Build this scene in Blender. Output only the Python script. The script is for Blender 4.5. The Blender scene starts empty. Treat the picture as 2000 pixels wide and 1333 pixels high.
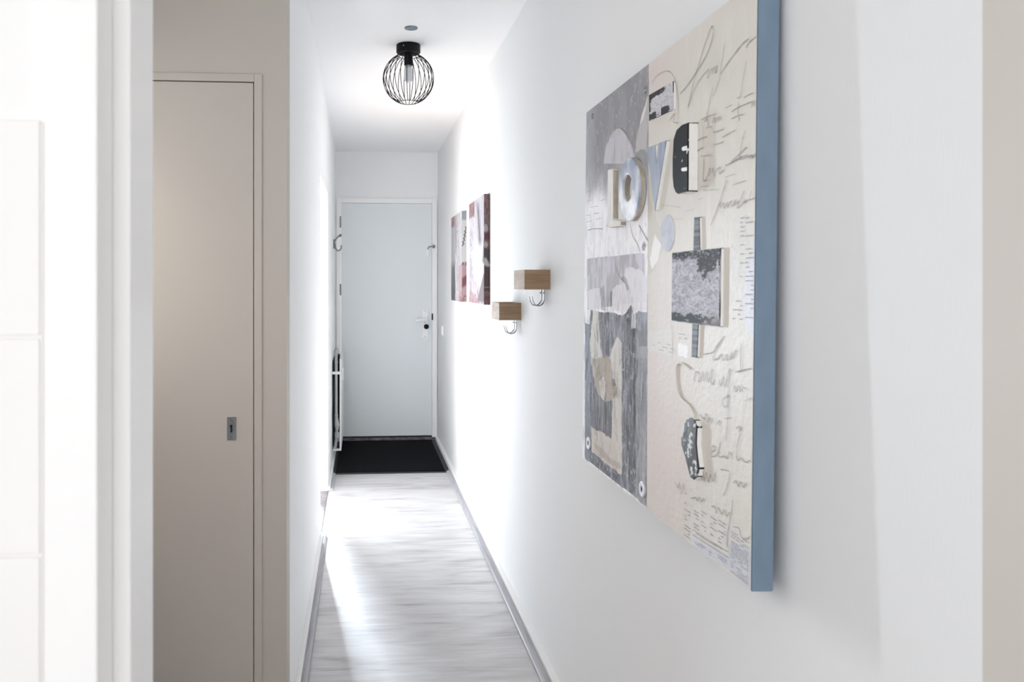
import bpy, bmesh, math, random
import numpy as np
from mathutils import Vector, Matrix
random.seed(7)
C = bpy.context.scene.collection
SC = bpy.context.scene

# ---------------------------------------------------------------- camera
F_PX, CAM_H = 1540.0, 1.41
cam_d = bpy.data.cameras.new('camera')
cam_d.sensor_width = 36.0
cam_d.lens = F_PX / 2000 * 36.0
cam_d.shift_x = (1000 - 824) / 2000
cam_d.shift_y = -(666.5 - 553) / 2000
cam_d.clip_start = 0.02
cam_d.dof.use_dof = True
cam_d.dof.focus_distance = 2.6
cam_d.dof.aperture_fstop = 6.3
cam = bpy.data.objects.new('camera', cam_d)
C.objects.link(cam)
cam.location = (0, 0, CAM_H)
cam.rotation_euler = (math.pi / 2, 0, -math.atan(118 / F_PX))
SC.camera = cam

# ---------------------------------------------------------------- daylight and lamps
SC.view_settings.view_transform = 'Standard'
SC.view_settings.look = 'None'
SC.view_settings.gamma = 1.0
SC.view_settings.use_curve_mapping = False
SC.view_settings.exposure = 0.0
world = bpy.data.worlds.new('daylight')
SC.world = world
world.use_nodes = True
bg = world.node_tree.nodes['Background']
bg.inputs[0].default_value = (0.98, 0.99, 1.0, 1)
bg.inputs[1].default_value = 2.28
SC.cycles.max_bounces = 10
SC.cycles.diffuse_bounces = 7
SC.cycles.sample_clamp_indirect = 6.0


def area(name, loc, direction, sx, sy, power, col=(1, 1, 1)):
    l = bpy.data.lights.new(name, 'AREA')
    l.shape = 'RECTANGLE'
    l.size, l.size_y = sx, sy
    l.energy = power
    l.color = col
    o = bpy.data.objects.new(name, l)
    o.location = loc
    o.rotation_euler = Vector(direction).to_track_quat('-Z', 'Y').to_euler()
    C.objects.link(o)
    return o


# the windows of the side room (its long wall, and the narrow one in the outer wall)
area('side_room_daylight', (-2.35, 5.0, 0.80), (1, 0, 0.04), 1.5, 1.0, 70, (0.80, 0.91, 1.0))  # unseen window light, set low to lessen the glare on the floor
area('wide_window_daylight', (-1.65, 6.60, 0.95), (0.45, -1, 0.0), 1.3, 1.2, 92, (0.80, 0.91, 1.0))
area('narrow_window_daylight', (-0.555, 6.60, 1.15), (0.12, -1, -0.05), 0.25, 1.5, 112, (0.80, 0.90, 1.0)).data.spread = math.radians(70)
# warm ceiling lamp of the hall left of the alcove
area('hall_lamp_light', (-1.45, 1.75, 2.52), (0.55, 0.2, -1), 0.35, 0.35, 7.0, (1.0, 0.80, 0.58))


# ---------------------------------------------------------------- helpers
def lin(r, g, b):
    f = lambda v: (v / 255) / 12.92 if v / 255 <= 0.04045 else ((v / 255 + 0.055) / 1.055) ** 2.4
    return (f(r), f(g), f(b))


class Nodes:
    def __init__(self, name):
        self.m = bpy.data.materials.new(name)
        self.m.use_nodes = True
        self.t = self.m.node_tree
        self.b = self.t.nodes['Principled BSDF']

    def n(self, kind, **kw):
        q = self.t.nodes.new(kind)
        for k, v in kw.items():
            setattr(q, k, v)
        return q

    def l(self, a, b):
        self.t.links.new(a, b)


def mat(name, rgb, rough=0.5, metal=0.0, vary=0.0, scale=(8, 8, 8), bump=0.0, bscale=(60, 60, 60), dist=0.002, rgb2=None, spec=0.5, lo=0.35, hi=0.65):
    N = Nodes(name)
    N.b.inputs['Base Color'].default_value = (*lin(*rgb), 1)
    N.b.inputs['Roughness'].default_value = rough
    N.b.inputs['Metallic'].default_value = metal
    N.b.inputs['Specular IOR Level'].default_value = spec
    tc = N.n('ShaderNodeTexCoord')
    if vary > 0 or rgb2:
        mp = N.n('ShaderNodeMapping')
        mp.inputs['Scale'].default_value = scale
        no = N.n('ShaderNodeTexNoise')
        no.inputs['Scale'].default_value = 1.0
        no.inputs['Detail'].default_value = 6
        rp = N.n('ShaderNodeValToRGB')
        c2 = rgb2 or tuple(v * (1 - vary) for v in rgb)
        rp.color_ramp.elements[0].position = lo
        rp.color_ramp.elements[1].position = hi
        rp.color_ramp.elements[0].color = (*lin(*c2), 1)
        rp.color_ramp.elements[1].color = (*lin(*rgb), 1)
        N.l(tc.outputs['Object'], mp.inputs[0])
        N.l(mp.outputs[0], no.inputs['Vector'])
        N.l(no.outputs['Fac'], rp.inputs[0])
        N.l(rp.outputs[0], N.b.inputs['Base Color'])
    if bump > 0:
        mp = N.n('ShaderNodeMapping')
        mp.inputs['Scale'].default_value = bscale
        no = N.n('ShaderNodeTexNoise')
        no.inputs['Scale'].default_value = 1.0
        no.inputs['Detail'].default_value = 4
        bp = N.n('ShaderNodeBump')
        bp.inputs['Strength'].default_value = bump
        bp.inputs['Distance'].default_value = dist
        N.l(tc.outputs['Object'], mp.inputs[0])
        N.l(mp.outputs[0], no.inputs['Vector'])
        N.l(no.outputs['Fac'], bp.inputs['Height'])
        N.l(bp.outputs[0], N.b.inputs['Normal'])
    return N.m


def floor_mat(name, dark, mid, light, rough):
    """laminate: planks across the corridor with a long grain"""
    N = Nodes(name)
    tc = N.n('ShaderNodeTexCoord')
    sep = N.n('ShaderNodeSeparateXYZ')
    N.l(tc.outputs['Object'], sep.inputs[0])
    row = N.n('ShaderNodeMath', operation='MULTIPLY')
    row.inputs[1].default_value = 1 / 0.192
    N.l(sep.outputs['Y'], row.inputs[0])
    fl = N.n('ShaderNodeMath', operation='FLOOR')
    N.l(row.outputs[0], fl.inputs[0])
    off = N.n('ShaderNodeMath', operation='MULTIPLY')
    off.inputs[1].default_value = 7.31
    N.l(fl.outputs[0], off.inputs[0])
    cmb = N.n('ShaderNodeCombineXYZ')
    N.l(sep.outputs['X'], cmb.inputs['X'])
    N.l(sep.outputs['Y'], cmb.inputs['Y'])
    N.l(off.outputs[0], cmb.inputs['Z'])

    def noise(sc, det, dist):
        mp = N.n('ShaderNodeMapping')
        mp.inputs['Scale'].default_value = sc
        no = N.n('ShaderNodeTexNoise')
        no.inputs['Scale'].default_value = 1
        no.inputs['Detail'].default_value = det
        no.inputs['Distortion'].default_value = dist
        N.l(cmb.outputs[0], mp.inputs[0])
        N.l(mp.outputs[0], no.inputs['Vector'])
        return no
    a = noise((3.4, 26, 1), 5, 0.9)
    b = noise((7, 150, 1), 3, 0.2)
    c = noise((2.2, 7, 1), 2, 1.0)
    m1 = N.n('ShaderNodeMix', data_type='FLOAT')
    m1.inputs[0].default_value = 0.35
    N.l(a.outputs['Fac'], m1.inputs[2])
    N.l(b.outputs['Fac'], m1.inputs[3])
    m2 = N.n('ShaderNodeMix', data_type='FLOAT')
    m2.inputs[0].default_value = 0.40
    N.l(m1.outputs[0], m2.inputs[2])
    N.l(c.outputs['Fac'], m2.inputs[3])
    rp = N.n('ShaderNodeValToRGB')
    e = rp.color_ramp.elements
    e[0].position, e[1].position = 0.36, 0.62
    e[0].color, e[1].color = (*lin(*dark), 1), (*lin(*light), 1)
    k = e.new(0.46)
    k.color = (*lin(*mid), 1)
    N.l(m2.outputs[0], rp.inputs[0])
    N.l(rp.outputs[0], N.b.inputs['Base Color'])
    N.b.inputs['Roughness'].default_value = rough
    bp = N.n('ShaderNodeBump')
    bp.inputs['Strength'].default_value = 0.12
    bp.inputs['Distance'].default_value = 0.001
    N.l(b.outputs['Fac'], bp.inputs['Height'])
    N.l(bp.outputs[0], N.b.inputs['Normal'])
    return N.m


def paint_mat(name, rough=0.55, bump=0.3, bscale=(120, 120, 120), metal=0.0):
    """pigment laid on the canvas (colour attribute) with a textured ground"""
    N = Nodes(name)
    at = N.n('ShaderNodeAttribute', attribute_name='pigment')
    N.l(at.outputs['Color'], N.b.inputs['Base Color'])
    N.b.inputs['Roughness'].default_value = rough
    N.b.inputs['Metallic'].default_value = metal
    tc = N.n('ShaderNodeTexCoord')
    mp = N.n('ShaderNodeMapping')
    mp.inputs['Scale'].default_value = bscale
    no = N.n('ShaderNodeTexNoise')
    no.inputs['Scale'].default_value = 1
    no.inputs['Detail'].default_value = 5
    bp = N.n('ShaderNodeBump')
    bp.inputs['Strength'].default_value = bump
    bp.inputs['Distance'].default_value = 0.002
    N.l(tc.outputs['Object'], mp.inputs[0])
    N.l(mp.outputs[0], no.inputs['Vector'])
    N.l(no.outputs['Fac'], bp.inputs['Height'])
    N.l(bp.outputs[0], N.b.inputs['Normal'])
    return N.m


def obj(name, bm, m, parent=None, smooth=None, bevel=0.0, seg=2, loc=None):
    bmesh.ops.recalc_face_normals(bm, faces=bm.faces)
    if bevel > 0:
        ed = [e for e in bm.edges if len(e.link_faces) == 2 and e.calc_face_angle(0) > 0.6]
        bmesh.ops.bevel(bm, geom=ed, offset=bevel, segments=seg, profile=0.6, affect='EDGES', clamp_overlap=True)
    me = bpy.data.meshes.new(name)
    if smooth is not None:
        for f in bm.faces:
            f.smooth = True
        for e in bm.edges:
            if len(e.link_faces) == 2 and e.calc_face_angle(0) > smooth:
                e.smooth = False
    bm.to_mesh(me)
    bm.free()
    o = bpy.data.objects.new(name, me)
    C.objects.link(o)
    if m is not None:
        for q in (m if isinstance(m, (list, tuple)) else [m]):
            me.materials.append(q)
    if parent is not None:
        o.parent = parent
    if loc is not None:
        o.location = loc
    return o


def tag(o, label, cat, group=None, kind=None):
    o['label'] = label
    o['category'] = cat
    if group:
        o['group'] = group
    if kind:
        o['kind'] = kind
    return o


def thing(name, label, cat, loc=(0, 0, 0), rot=(0, 0, 0), group=None, kind=None):
    o = bpy.data.objects.new(name, None)
    o.empty_display_size = 0.05
    C.objects.link(o)
    o.location = loc
    o.rotation_euler = rot
    return tag(o, label, cat, group, kind)


def struct(name, bm, m, label, cat, bevel=0.0):
    o = obj(name, bm, m, bevel=bevel)
    return tag(o, label, cat, kind='structure')


def box(bm, x0, x1, y0, y1, z0, z1, mi=0):
    r = bmesh.ops.create_cube(bm, size=1.0)
    for v in r['verts']:
        v.co = Vector((x0 + (v.co.x + .5) * (x1 - x0), y0 + (v.co.y + .5) * (y1 - y0), z0 + (v.co.z + .5) * (z1 - z0)))
    for f in {f for v in r['verts'] for f in v.link_faces}:
        f.material_index = mi
    return bm


def B(*a):
    bm = bmesh.new()
    for q in ([a] if not isinstance(a[0], (tuple, list)) else a):
        box(bm, *q)
    return bm


def cyl(bm, p0, p1, r0, r1=None, seg=24):
    r1 = r0 if r1 is None else r1
    p0, p1 = Vector(p0), Vector(p1)
    d = p1 - p0
    M = Matrix.Translation((p0 + p1) / 2) @ d.to_track_quat('Z', 'Y').to_matrix().to_4x4()
    bmesh.ops.create_cone(bm, cap_ends=True, segments=seg, radius1=r0, radius2=r1, depth=d.length, matrix=M)
    return bm


def tube(bm, pts, r, seg=8, closed=False, flat=None):
    """swept tube; r a number or one per point; flat=(a,b) makes an elliptic section"""
    P = [Vector(p) for p in pts]
    n = len(P)
    rr = r if isinstance(r, (list, tuple)) else [r] * n
    rings = []
    up = None
    for i in range(n):
        if closed:
            t = P[(i + 1) % n] - P[i - 1]
        else:
            t = P[min(i + 1, n - 1)] - P[max(i - 1, 0)]
        t.normalize()
        if up is None:
            up = Vector((0, 0, 1)) if abs(t.z) < 0.9 else Vector((0, 1, 0))
            if flat:
                up = Vector((0, 1, 0))
        s = t.cross(up)
        if s.length < 1e-6:
            s = t.orthogonal()
        s.normalize()
        u = s.cross(t)
        up = u
        fa, fb = flat or (1, 1)
        rings.append([bm.verts.new(P[i] + s * math.cos(2 * math.pi * k / seg) * rr[i] * fa + u * math.sin(2 * math.pi * k / seg) * rr[i] * fb) for k in range(seg)])
    for i in range(n if closed else n - 1):
        A, D = rings[i], rings[(i + 1) % n]
        for k in range(seg):
            bm.faces.new((A[k], A[(k + 1) % seg], D[(k + 1) % seg], D[k]))
    if not closed:
        bm.faces.new(rings[0])
        bm.faces.new(rings[-1])
    return bm


def lathe(bm, prof, seg=32, c=(0, 0, 0)):
    """profile of (radius, z) turned about z"""
    rings = []
    for r, z in prof:
        rings.append([bm.verts.new((c[0] + r * math.cos(2 * math.pi * k / seg), c[1] + r * math.sin(2 * math.pi * k / seg), c[2] + z)) for k in range(seg)])
    for A, D in zip(rings, rings[1:]):
        for k in range(seg):
            bm.faces.new((A[k], A[(k + 1) % seg], D[(k + 1) % seg], D[k]))
    bm.faces.new(rings[0])
    bm.faces.new(rings[-1])
    return bm


def smooth_line(pts, n=6):
    if len(pts) < 3:
        return [tuple(p) for p in pts]
    out = []
    for i in range(len(pts) - 1):
        p0, p1, p2, p3 = pts[max(i - 1, 0)], pts[i], pts[i + 1], pts[min(i + 2, len(pts) - 1)]
        for k in range(n):
            t = k / n
            out.append(tuple(0.5 * (2 * b + (c - a) * t + (2 * a - 5 * b + 4 * c - d) * t * t + (3 * b - a - 3 * c + d) * t ** 3) for a, b, c, d in zip(p0, p1, p2, p3)))
    out.append(tuple(pts[-1]))
    return out


# ---------------------------------------------------------------- materials
M_wall = mat('white_wall_paint', (233, 233, 233), 0.75, bump=0.22, bscale=(240, 240, 50), dist=0.0015)
M_wall2 = mat('white_plaster', (249, 249, 249), 0.8, bump=0.08, bscale=(90, 90, 90), dist=0.001)
M_ceil = mat('ceiling_paint', (250, 250, 251), 0.85)
M_floor = floor_mat('pale_grey_laminate', (156, 152, 152), (188, 185, 185), (206, 204, 204), 0.34)
M_oak = floor_mat('side_room_oak', (202, 172, 148), (216, 190, 168), (228, 206, 186), 0.4)
M_door = mat('entrance_door_paint', (234, 238, 240), 0.45, bump=0.04, bscale=(60, 60, 12), dist=0.001)
M_frame = mat('white_gloss_paint', (252, 251, 250), 0.35)
M_near = mat('near_white_paint', (251, 250, 249), 0.7)
M_dim_beige = mat('dim_light_beige', (206, 199, 191), 0.6)  # beige stands for dimmer, warmer light at the near end of the right wall
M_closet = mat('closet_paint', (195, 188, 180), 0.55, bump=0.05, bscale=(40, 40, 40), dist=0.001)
M_skirt = mat('white_skirting_paint', (236, 234, 232), 0.5)
M_trim = mat('grey_edge_strip', (166, 164, 168), 0.45, vary=0.12, scale=(60, 4, 60))
M_tile = mat('white_glazed_tile', (247, 245, 243), 0.25)
M_grout = mat('pale_grout', (226, 218, 214), 0.8)
M_black = mat('black_metal', (8, 8, 9), 0.55, spec=0.2)
M_wire = mat('black_wire', (8, 8, 9), 0.5, spec=0.2)
M_white_pl = mat('white_plastic', (253, 253, 253), 0.3)
M_chrome = mat('chrome', (142, 145, 152), 0.2, metal=1.0)
M_alu = mat('brushed_metal', (150, 154, 156), 0.35, metal=0.9, vary=0.15, scale=(40, 40, 6))
M_steel = mat('dull_steel', (128, 130, 132), 0.45, metal=0.8)
M_dark = mat('dark_cavity', (22, 22, 24), 0.8)
M_rad = mat('radiator_enamel', (238, 238, 237), 0.35)
M_radback = mat('radiator_back_convector', (30, 31, 34), 0.6)
M_pipe = mat('grey_heating_pipe', (172, 173, 172), 0.4, vary=0.1, scale=(30, 30, 5))
M_mat = mat('black_mat_pile', (12, 14, 16), 0.95, vary=0.5, scale=(160, 160, 160), bump=0.6, bscale=(300, 300, 300), dist=0.004, spec=0.1)
M_rubber = mat('black_rubber_border', (26, 30, 33), 0.6)
M_thresh = mat('worn_dark_threshold', (116, 108, 112), 0.55, vary=0.45, scale=(18, 60, 60))
M_woodh = mat('oak_block', (172, 142, 112), 0.5, rgb2=(128, 102, 78), scale=(5, 10, 70), bump=0.1, bscale=(6, 12, 120), dist=0.0008, lo=0.3, hi=0.7)
M_bulb = mat('frosted_bulb', (226, 228, 232), 0.25)
M_disc = mat('blue_grey_cover', (132, 146, 154), 0.5, vary=0.12, scale=(60, 60, 60))
M_blue = mat('blue_canvas_edge', (124, 145, 165), 0.7, vary=0.05, scale=(30, 30, 10), bump=0.2, bscale=(300, 300, 300), dist=0.0008)
M_front = paint_mat('collage_paint', 0.5, 0.35, (90, 90, 90))
M_print = paint_mat('small_canvas_print', 0.6, 0.1, (200, 200, 200))
M_pencil = mat('graphite', (152, 148, 144), 0.6)
M_ink = mat('newsprint_ink', (150, 148, 152), 0.7)
M_cord = mat('pale_cord', (226, 222, 214), 0.6)
M_relief = mat('black_flaked_relief', (206, 204, 208), 0.6, spec=0.2, rgb2=(14, 14, 16), scale=(30, 30, 24), lo=0.5, hi=0.56, bump=0.3, bscale=(80, 80, 80))
M_mottle = mat('black_and_silver_plate', (178, 176, 184), 0.45, rgb2=(26, 25, 30), scale=(22, 22, 17), lo=0.40, hi=0.55, bump=0.35, bscale=(90, 90, 90))
M_white_side = mat('white_relief_paste', (252, 251, 249), 0.6, vary=0.03, scale=(50, 50, 50), bump=0.3, bscale=(110, 110, 110))
M_blackE = mat('black_lacquer', (225, 223, 220), 0.6, rgb2=(7, 7, 8), scale=(55, 55, 55), lo=0.66, hi=0.69, spec=0.15)
M_silver = mat('blue_silver_paint', (142, 153, 174), 0.25, rgb2=(228, 230, 236), scale=(16, 16, 11), lo=0.42, hi=0.62, bump=0.35, bscale=(70, 70, 70))
M_greyblue = mat('grey_blue_paint', (128, 137, 155), 0.4, rgb2=(158, 166, 182), scale=(50, 50, 12), bump=0.35, bscale=(90, 90, 30))
M_strap = mat('dark_woven_strap', (92, 94, 104), 0.55, rgb2=(30, 30, 36), scale=(6, 6, 190), lo=0.42, hi=0.56)
M_oval = mat('pale_oval_paper', (205, 206, 212), 0.55, rgb2=(180, 184, 196), scale=(36, 36, 36))
M_mosaic = mat('black_white_mosaic', (206, 212, 214), 0.35, rgb2=(10, 11, 13), scale=(75, 75, 62), lo=0.54, hi=0.60, bump=0.4, bscale=(90, 90, 90), spec=0.25)
M_shaded_side = mat('umber_washed_relief', (196, 187, 172), 0.55, rgb2=(150, 138, 120), scale=(30, 30, 14))  # beige-brown letter sides, partly their shade put into the colour
M_bone = mat('cream_relief', (238, 236, 232), 0.45, vary=0.1, scale=(40, 40, 10))
M_washer = mat('pale_metal_washer', (218, 219, 226), 0.3, metal=0.2)

# ---------------------------------------------------------------- the setting
XL, XR, YE, ZC = -0.228, 0.683, 7.05, 2.58
D0, D1, DH = 4.378, 5.369, 2.035          # doorway to the side room
YC = 2.437                                # closet front
TH = 0.10

struct('floor', B((-0.30, XR + .02, -1.6, YE + .02, -0.06, 0), (-1.7, -0.30, -1.6, YC + .05, -0.06, 0), (XR + .02, 2.2, -1.6, 0.76, -0.06, 0)), M_floor,
       'pale grey wood laminate floor running down the corridor', 'floor')
struct('ceiling', B((-2.6, 2.2, -1.6, YE + .6, ZC, ZC + .08)), M_ceil, 'plain white ceiling of the corridor', 'ceiling')
struct('wall_right', B((XR, XR + .12, 0.82, YE + .2, 0, ZC)), M_wall, 'long white corridor wall carrying the canvases', 'wall')
struct('wall_left', B((XL - TH, XL, YC + .1, D0, 0, ZC), (XL - TH, XL, D0, D1, DH, ZC), (XL - TH, XL, D1, YE + .2, 0, ZC)), M_wall2,
       'white wall left of the corridor with the bright doorway', 'wall')
struct('wall_end', B((XL - .05, XR + .05, YE, YE + .1, 2.165, ZC), (XL - .05, XL + .005, YE, YE + .1, 0, 2.165), (0.674, XR + .05, YE, YE + .1, 0, 2.165)), M_wall2,
       'white panel above the entrance door at the corridor end', 'wall')
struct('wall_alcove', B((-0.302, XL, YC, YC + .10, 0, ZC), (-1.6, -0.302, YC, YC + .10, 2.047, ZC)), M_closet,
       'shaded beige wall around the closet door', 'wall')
struct('wall_hall', B((-0.98, -0.90, 0.887, 1.15, 0, ZC), (-0.98, -0.90, 1.15, YC, 2.06, ZC), (-0.98, -0.90, 1.15, YC, 0, 1.15)), M_wall2, 'side wall of the alcove with an added half wall shading the closet bottom', 'wall')  # unseen half wall added to keep the hall lamp off the closet bottom
struct('wall_near', B((-1.6, -0.2935, 0.764, 0.887, 0, ZC), (XR + .12, 2.2, 0.764, 0.887, 0, ZC), (-0.29, XR - .001, 0.764, 0.887, 2.33, ZC)), M_near,
       'bright white wall beside the near doorway', 'wall')
struct('wall_back', B((.40, 2.2, -1.70, -1.60, 0, ZC), (-1.6, .40, -1.70, -1.60, 0, .15), (-1.6, .40, -1.70, -1.60, 2.5, ZC), (2.2, 2.3, -1.70, 0.887, 0, ZC), (-1.7, -1.6, -1.70, .887, 0, ZC)), M_near,
       'white walls of the room behind the camera', 'wall')
# tiled wainscot, 20 cm tiles with open joints
bm = bmesh.new()
for i in range(3):
    for j in range(8):
        z1 = 1.5615 - j * 0.2035
        z0 = max(z1 - 0.2005, 0.0)
        if z1 > 0.01:
            box(bm, -0.2985 - (i + 1) * 0.2035 + .003, -0.2985 - i * 0.2035, 0.7578, 0.7645, z0, z1)
box(bm, -0.92, -0.2965, 0.7607, 0.7645, 0, 1.560)
struct('trim_1', bm, M_tile, 'white square wall tiles left of the near doorway', 'wall tiles', bevel=0.0022)
# near door frame: two stepped lips
bm = B((-0.2935, -0.245, 0.754, 0.80, 0, 2.33), (-0.2935, XL, 0.801, 0.887, 0, 2.33))
struct('trim_7', B((XR, XR + .12, 0.70, 0.82, 0, ZC)), M_dim_beige, 'right side of the near doorway, coloured beige for the dimmer light there', 'door frame')
struct('trim_2', bm, M_frame, 'white stepped frame of the near doorway', 'door frame', bevel=0.0025)
# skirtings and the grey edge strips
struct('baseboard_left', B((XL, -0.2105, YC, D0, 0, .032), (XL, -0.2105, D1, YE, 0, .032)), M_skirt, 'low white skirting along the left wall', 'skirting', bevel=0.002)
struct('baseboard_right', B((0.660, XR, 0.89, YE, 0, .032)), M_skirt, 'low white skirting along the right wall', 'skirting', bevel=0.002)


def strip(bm, xw, xf, y0, y1, h=.020):
    """quarter profile from the skirting down to the floor"""
    prof = [(xw, 0), (xf, 0)] + [(xf + (xw - xf) * (1 - math.cos(a)), 0.004 + (h - .004) * math.sin(a)) for a in [i * math.pi / 2 / 5 for i in range(6)]]
    A = [bm.verts.new((x, y0, z)) for x, z in prof]
    D = [bm.verts.new((x, y1, z)) for x, z in prof]
    for k in range(len(prof)):
        q = (k + 1) % len(prof)
        bm.faces.new((A[k], A[q], D[q], D[k]))
    bm.faces.new(A)
    bm.faces.new(D)


bm = bmesh.new()
strip(bm, 0.660, 0.629, 0.89, 5.83)
struct('trim_3', bm, M_trim, 'grey edge strip along the right side of the floor', 'edge strip')
bm = bmesh.new()
strip(bm, -0.2105, -0.186, YC, D0)
strip(bm, -0.2105, -0.186, D1, 5.81)
struct('trim_4', bm, M_trim, 'grey edge strip along the left side of the floor', 'edge strip')
# side-room shell behind the bright doorway
struct('wall_side_room', B((-2.6, -2.5, 3.0, 7.2, 0, .45), (-2.6, -2.5, 3.0, 7.2, 2.25, ZC), (-2.6, -2.5, 3.0, 4.2, .45, 2.25), (-2.6, -2.5, 5.8, 7.2, .45, 2.25),
                           (-2.5, XL - TH, 3.0, 3.1, 0, ZC), (-2.5, -2.35, 6.64, 6.74, 0, ZC), (-2.35, -0.95, 6.64, 6.74, 0, .35), (-2.35, -0.95, 6.64, 6.74, 2.0, ZC), (-0.95, -0.68, 6.64, 6.74, 0, ZC), (-0.43, XL - TH, 6.64, 6.74, 0, ZC), (-0.68, -0.43, 6.64, 6.74, 0, .35), (-0.68, -0.43, 6.64, 6.74, 2.15, ZC)), M_wall2,
       'white walls of the bright room behind the left doorway', 'wall')
struct('floor_side_room', B((-2.5, -0.30, 3.1, 6.64, -0.06, 0.001)), M_oak, 'warm wood floor glimpsed through the left doorway', 'floor')
struct('trim_5', B((XL - TH - .012, XL + .001, D0 - .0, D0 + .022, 0, DH), (XL - TH - .012, XL + .001, D1 - .022, D1, 0, DH), (XL - TH - .012, XL + .001, D0 + .022, D1 - .022, DH - .022, DH)), M_frame,
       'white frame lining the left doorway', 'door frame', bevel=0.002)
struct('trim_6', B((-0.305, -0.225, D0 + .022, D1 - .022, -0.01, .008)), M_thresh, 'dark threshold strip under the left doorway', 'threshold', bevel=0.002)

# ---------------------------------------------------------------- entrance door
door = thing('door_1', 'pale blue-grey entrance door at the end of the corridor', 'door', (0.22, YE, 0), kind='structure')


def dobj(name, bm, m, parent=door, **k):
    """mesh written in room coordinates, parented to a thing at its own base"""
    org = Vector((0, 0, 0))
    q = parent
    while q is not None:
        org += Vector(q.location)
        q = q.parent
    bmesh.ops.translate(bm, verts=bm.verts, vec=-org)
    return obj(name, bm, m, parent, **k)


dobj('door_frame', B((XL + .004, -0.183, 7.03, 7.12, 0, 2.165), (0.631, 0.676, 7.03, 7.12, 0, 2.165), (-0.183, 0.631, 7.03, 7.12, 2.122, 2.165)), M_frame, bevel=0.003)
leaf = dobj('door_leaf', B(-0.181, 0.6285, 7.042, 7.085, 0.043, 2.1195), M_door, bevel=0.0025)
for z in (1.952, 1.351, 0.35):
    h = bmesh.new()
    cyl(h, (-0.186, 7.030, z - .045), (-0.186, 7.030, z + .045), .0058, seg=14)
    for k in (-.047, -.016, .016, .047):
        cyl(h, (-0.186, 7.030, z + k - .003), (-0.186, 7.030, z + k + .003), .0075, seg=14)
    dobj('hinge', h, M_steel, smooth=0.6)
plate = dobj('handle_plate', B(0.546, 0.594, 7.033, 7.043, 0.917, 1.168), M_white_pl, bevel=0.003)
bm = bmesh.new()
cyl(bm, (0.577, 7.036, 1.083), (0.577, 6.995, 1.083), .0105)
tube(bm, [(0.577, 6.995, 1.083), (0.560, 6.989, 1.083), (0.53, 6.987, 1.080), (0.482, 6.987, 1.073)], [.0115, .011, .0105, .0115], seg=14)
dobj('lever', bm, M_white_pl, plate, smooth=0.9)
bm = bmesh.new()
cyl(bm, (0.577, 7.036, 1.020), (0.577, 7.004, 1.020), .021, .023, seg=28)
dobj('thumb_turn', bm, M_black, plate, smooth=0.6, bevel=0.003)
for z in (1.155, 0.930):
    bm = bmesh.new()
    cyl(bm, (0.570, 7.034, z), (0.570, 7.0315, z), .0042, seg=14)
    dobj('screw', bm, M_steel, plate)
bm = bmesh.new()
cyl(bm, (0.568, 7.034, 1.055), (0.568, 7.0315, 1.055), .004, seg=12)
dobj('keyhole', bm, M_dark, plate)
bm = B(0.583, 0.600, 7.022, 7.043, 1.640, 1.712)
bolt = dobj('night_latch', bm, M_white_pl, bevel=0.004)
bm = bmesh.new()
tube(bm, [(0.590, 7.020, 1.712), (0.596, 7.010, 1.728), (0.610, 7.008, 1.735), (0.622, 7.012, 1.735)], .0055, seg=10)
dobj('latch_arm', bm, M_alu, bolt, smooth=0.9)
bm = bmesh.new()
tube(bm, [(0.643 + .011 * math.cos(a), 7.018, 1.735 + .013 * math.sin(a)) for a in [i * math.pi * 2 / 16 for i in range(16)]], .0035, seg=8, closed=True)
cyl(bm, (0.643, 7.032, 1.735), (0.643, 7.014, 1.735), .006)
dobj('latch_keeper', bm, M_alu, smooth=0.9)
dobj('strike_plate', B(0.6275, 0.6375, 7.020, 7.042, 1.078, 1.136), M_black, bevel=0.001)
dobj('threshold', B((-0.181, 0.66, 7.02, 7.12, 0, .030)), M_thresh, bevel=0.004)
dobj('draught_strip', B(-0.181, 0.6285, 7.036, 7.046, .031, .044), M_dark)

# ---------------------------------------------------------------- closet door
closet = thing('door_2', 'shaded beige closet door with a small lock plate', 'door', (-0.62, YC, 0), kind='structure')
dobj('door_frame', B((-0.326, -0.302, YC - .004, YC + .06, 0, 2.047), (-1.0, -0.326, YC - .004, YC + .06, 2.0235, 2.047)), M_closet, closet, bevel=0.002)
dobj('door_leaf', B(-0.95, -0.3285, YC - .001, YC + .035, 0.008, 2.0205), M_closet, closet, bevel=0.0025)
lock = dobj('lock_plate', B(-0.4075, -0.3805, YC - .0035, YC, 0.932, 1.002), M_alu, closet, bevel=0.001)
for z in (0.993, 0.941):
    bm = bmesh.new()
    cyl(bm, (-0.394, YC - .003, z), (-0.394, YC - .0048, z), .0032, seg=12)
    dobj('screw', bm, M_steel, lock)
bm = B((-0.3965, -0.3915, YC - .0045, YC - .003, .955, .972))
cyl(bm, (-0.394, YC - .003, 0.974), (-0.394, YC - .0046, 0.974), .0048, seg=14)
dobj('keyhole', bm, M_dark, lock)
bm = B((-0.3905, -0.3880, YC - .009, YC - .003, .962, .988))
dobj('latch_tongue', bm, M_chrome, lock, bevel=0.0006)

# ---------------------------------------------------------------- doormat
mt = thing('doormat', 'black ribbed doormat lying before the entrance door', 'doormat', (0.23, 6.4, 0))
dobj('pile', B(-0.190, 0.622, 5.850, 7.010, 0.0, 0.011), M_mat, mt, bevel=0.002)
bm = B((0.622, 0.656, 5.826, 7.018, 0, .006), (-0.209, -0.190, 5.826, 7.018, 0, .006), (-0.190, 0.622, 5.826, 5.850, 0, .006), (-0.190, 0.622, 7.010, 7.018, 0, .006))
for v in bm.verts:
    if v.co.x < -0.2:
        v.co.x = -0.209
dobj('rubber_border', bm, M_rubber, mt)

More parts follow.
